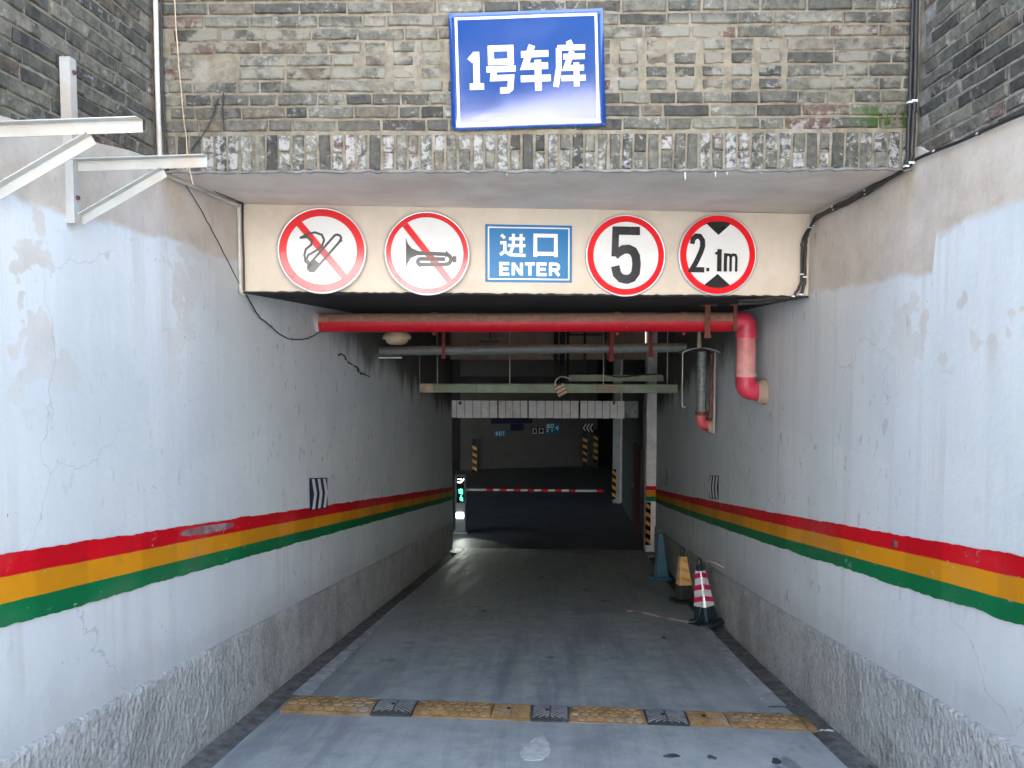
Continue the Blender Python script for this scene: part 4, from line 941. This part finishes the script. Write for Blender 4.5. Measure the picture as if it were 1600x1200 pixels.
cable('cable', 'black cable beside the white conduit down the left brick corner', 'cable', [(-2.005, 3.728, 3.75), (-2.01, 3.728, 3.1), (-2.002, 3.728, 2.605), (-2.0, 3.85, 2.605), (-2.0, 4.68, 2.615), (-2.012, 4.70, 2.58), (-2.012, 4.705, 2.04)], .006, 'cable', .03, .003)
for k, (dx, dz, lab) in enumerate(((0, 0, 'thick black cable down the right brick corner and round the lintel'), (-.022, -.016, 'thinner black cable running beside the thick one at the right corner'))):
    cable('cable', lab, 'cable', [(1.905+dx, 3.82, 3.75), (1.905+dx, 3.82, 2.9), (1.90+dx, 3.82, 2.60+dz), (1.908, 4.4, 2.585+dz), (1.908, 5.15, 2.58+dz), (1.885+dx, 5.27, 2.45), (1.89+dx, 5.275, 2.12), (1.86+dx*3, 5.27, 2.02+dz), (1.4, 5.21, 1.995+dz*1.5)], .0125 if k == 0 else .010, 'cable', .07, .004, 9)
cable('cable', 'thin black cable along the foot of the right brickwork', 'cable', [(1.912, 3.80, 2.625), (1.912, 3.3, 2.60), (1.912, 2.3, 2.57)], .009, 'cable', .05, .003, 8)
cable('wire', 'thin sagging black wire from the lintel corner to the red pipe', 'wire', [(-2.03, 4.73, 2.05), (-2.02, 4.95, 1.88), (-2.02, 5.5, 1.72), (-2.02, 6.0, 1.73), (-2.0, 6.26, 1.80)], .005, 'cable', .2, .004)
cable('wire', 'thin black wire slanting down the left wall to the lintel corner', 'wire', [(-2.036, 4.0, 2.58), (-2.036, 4.25, 2.42), (-2.036, 4.72, 2.06)], .003, 'cable', .1, .003)
cable('string', 'thin pale string hanging down the left of the brick front', 'string', [(-1.95, 3.735, 3.7), (-1.93, 3.735, 3.2), (-1.885, 3.735, 2.62), (-1.87, 3.75, 2.52)], .003, 'ivory', .1, .002)
cable('twig', 'dark dry twig on the left of the brick front', 'twig', [(-1.72, 3.742, 2.97), (-1.76, 3.738, 2.85), (-1.83, 3.735, 2.74), (-1.87, 3.735, 2.70)], .0035, 'cable', .05, .004)
cable('twig', 'short dark hanging root right of the twig on the brick front', 'twig', [(-1.69, 3.742, 3.0), (-1.70, 3.74, 2.9), (-1.695, 3.74, 2.81)], .004, 'cable', .03, .004)
cable('wire', 'short black wire hanging from the base of the wall lamp pipe on the left wall', 'wire', [(-2.025, 6.9, 1.60), (-2.02, 7.2, 1.55), (-2.02, 7.7, 1.38), (-2.01, 8.1, 1.33)], .007, 'cable', .1, .02)
# moss tuft by the right end of the brick front
t = thing('moss_tuft', 'green moss tuft at the right end of the brick front', 'moss', (1.84, 3.845, 2.855)); m = MB()
for i in range(120):
    a = Vector((random.gauss(0, .05), random.uniform(-.012, .004), random.gauss(0, .018))); d_ = Vector((random.uniform(-.01, .01), -random.uniform(.003, .014), random.uniform(-.006, .012)))
    m.add([a, a+d_, a+Vector((.006, 0, .004))], [(0, 1, 2)])
M['moss'] = plain('moss_green', (.03, .075, .012), .9, .5, 40, 0, .2); m.build('tuft', 'moss', t)

# ------------------------------------------------------------------ sunlit block across the yard (behind the camera, mirrored in the signs and lighting the ramp)
t = thing('apartment_building', 'pale sunlit block across the yard, mirrored in the signs', 'building', (0, -26, .26))
m = MB(); m.box((-22, -8, 0), (22, 0, 12.6)); m.build('wall', 'facade', t)
m = MB(); m.box((-22.3, -8.3, 12.6), (22.3, .4, 13.0)); m.build('roof', 'facade', t)
for i in range(9):
    for j in range(3):
        m = MB(); x = -19+4.6*i; m.box((x, .0, 1.6+3.6*j), (x+1.5, .06, 3.2+3.6*j)); m.build('window', 'glass', t)

# unseen dark slope behind that block, added to darken the signs' upper reflections
m = MB(); q = []; nx, nz = 60, 10
for j in range(nz+1):
    for i in range(nx+1):
        x = -70+140*i/nx; u = j/nz; q.append((x+random.uniform(-1, 1), -38-22*u+random.uniform(-1.2, 1.2), .26+u*(46+3*math.sin(i*.5)+2*math.sin(i*1.3))+random.uniform(-.8, .8)))
M['slope'] = plain('added_dark_slope', (.022, .03, .012), .95, .5, .6, 0, .1)
m.add(q, [(j*(nx+1)+i, j*(nx+1)+i+1, (j+1)*(nx+1)+i+1, (j+1)*(nx+1)+i) for j in range(nz) for i in range(nx)]); struct(m.build('added_hill', 'slope'))
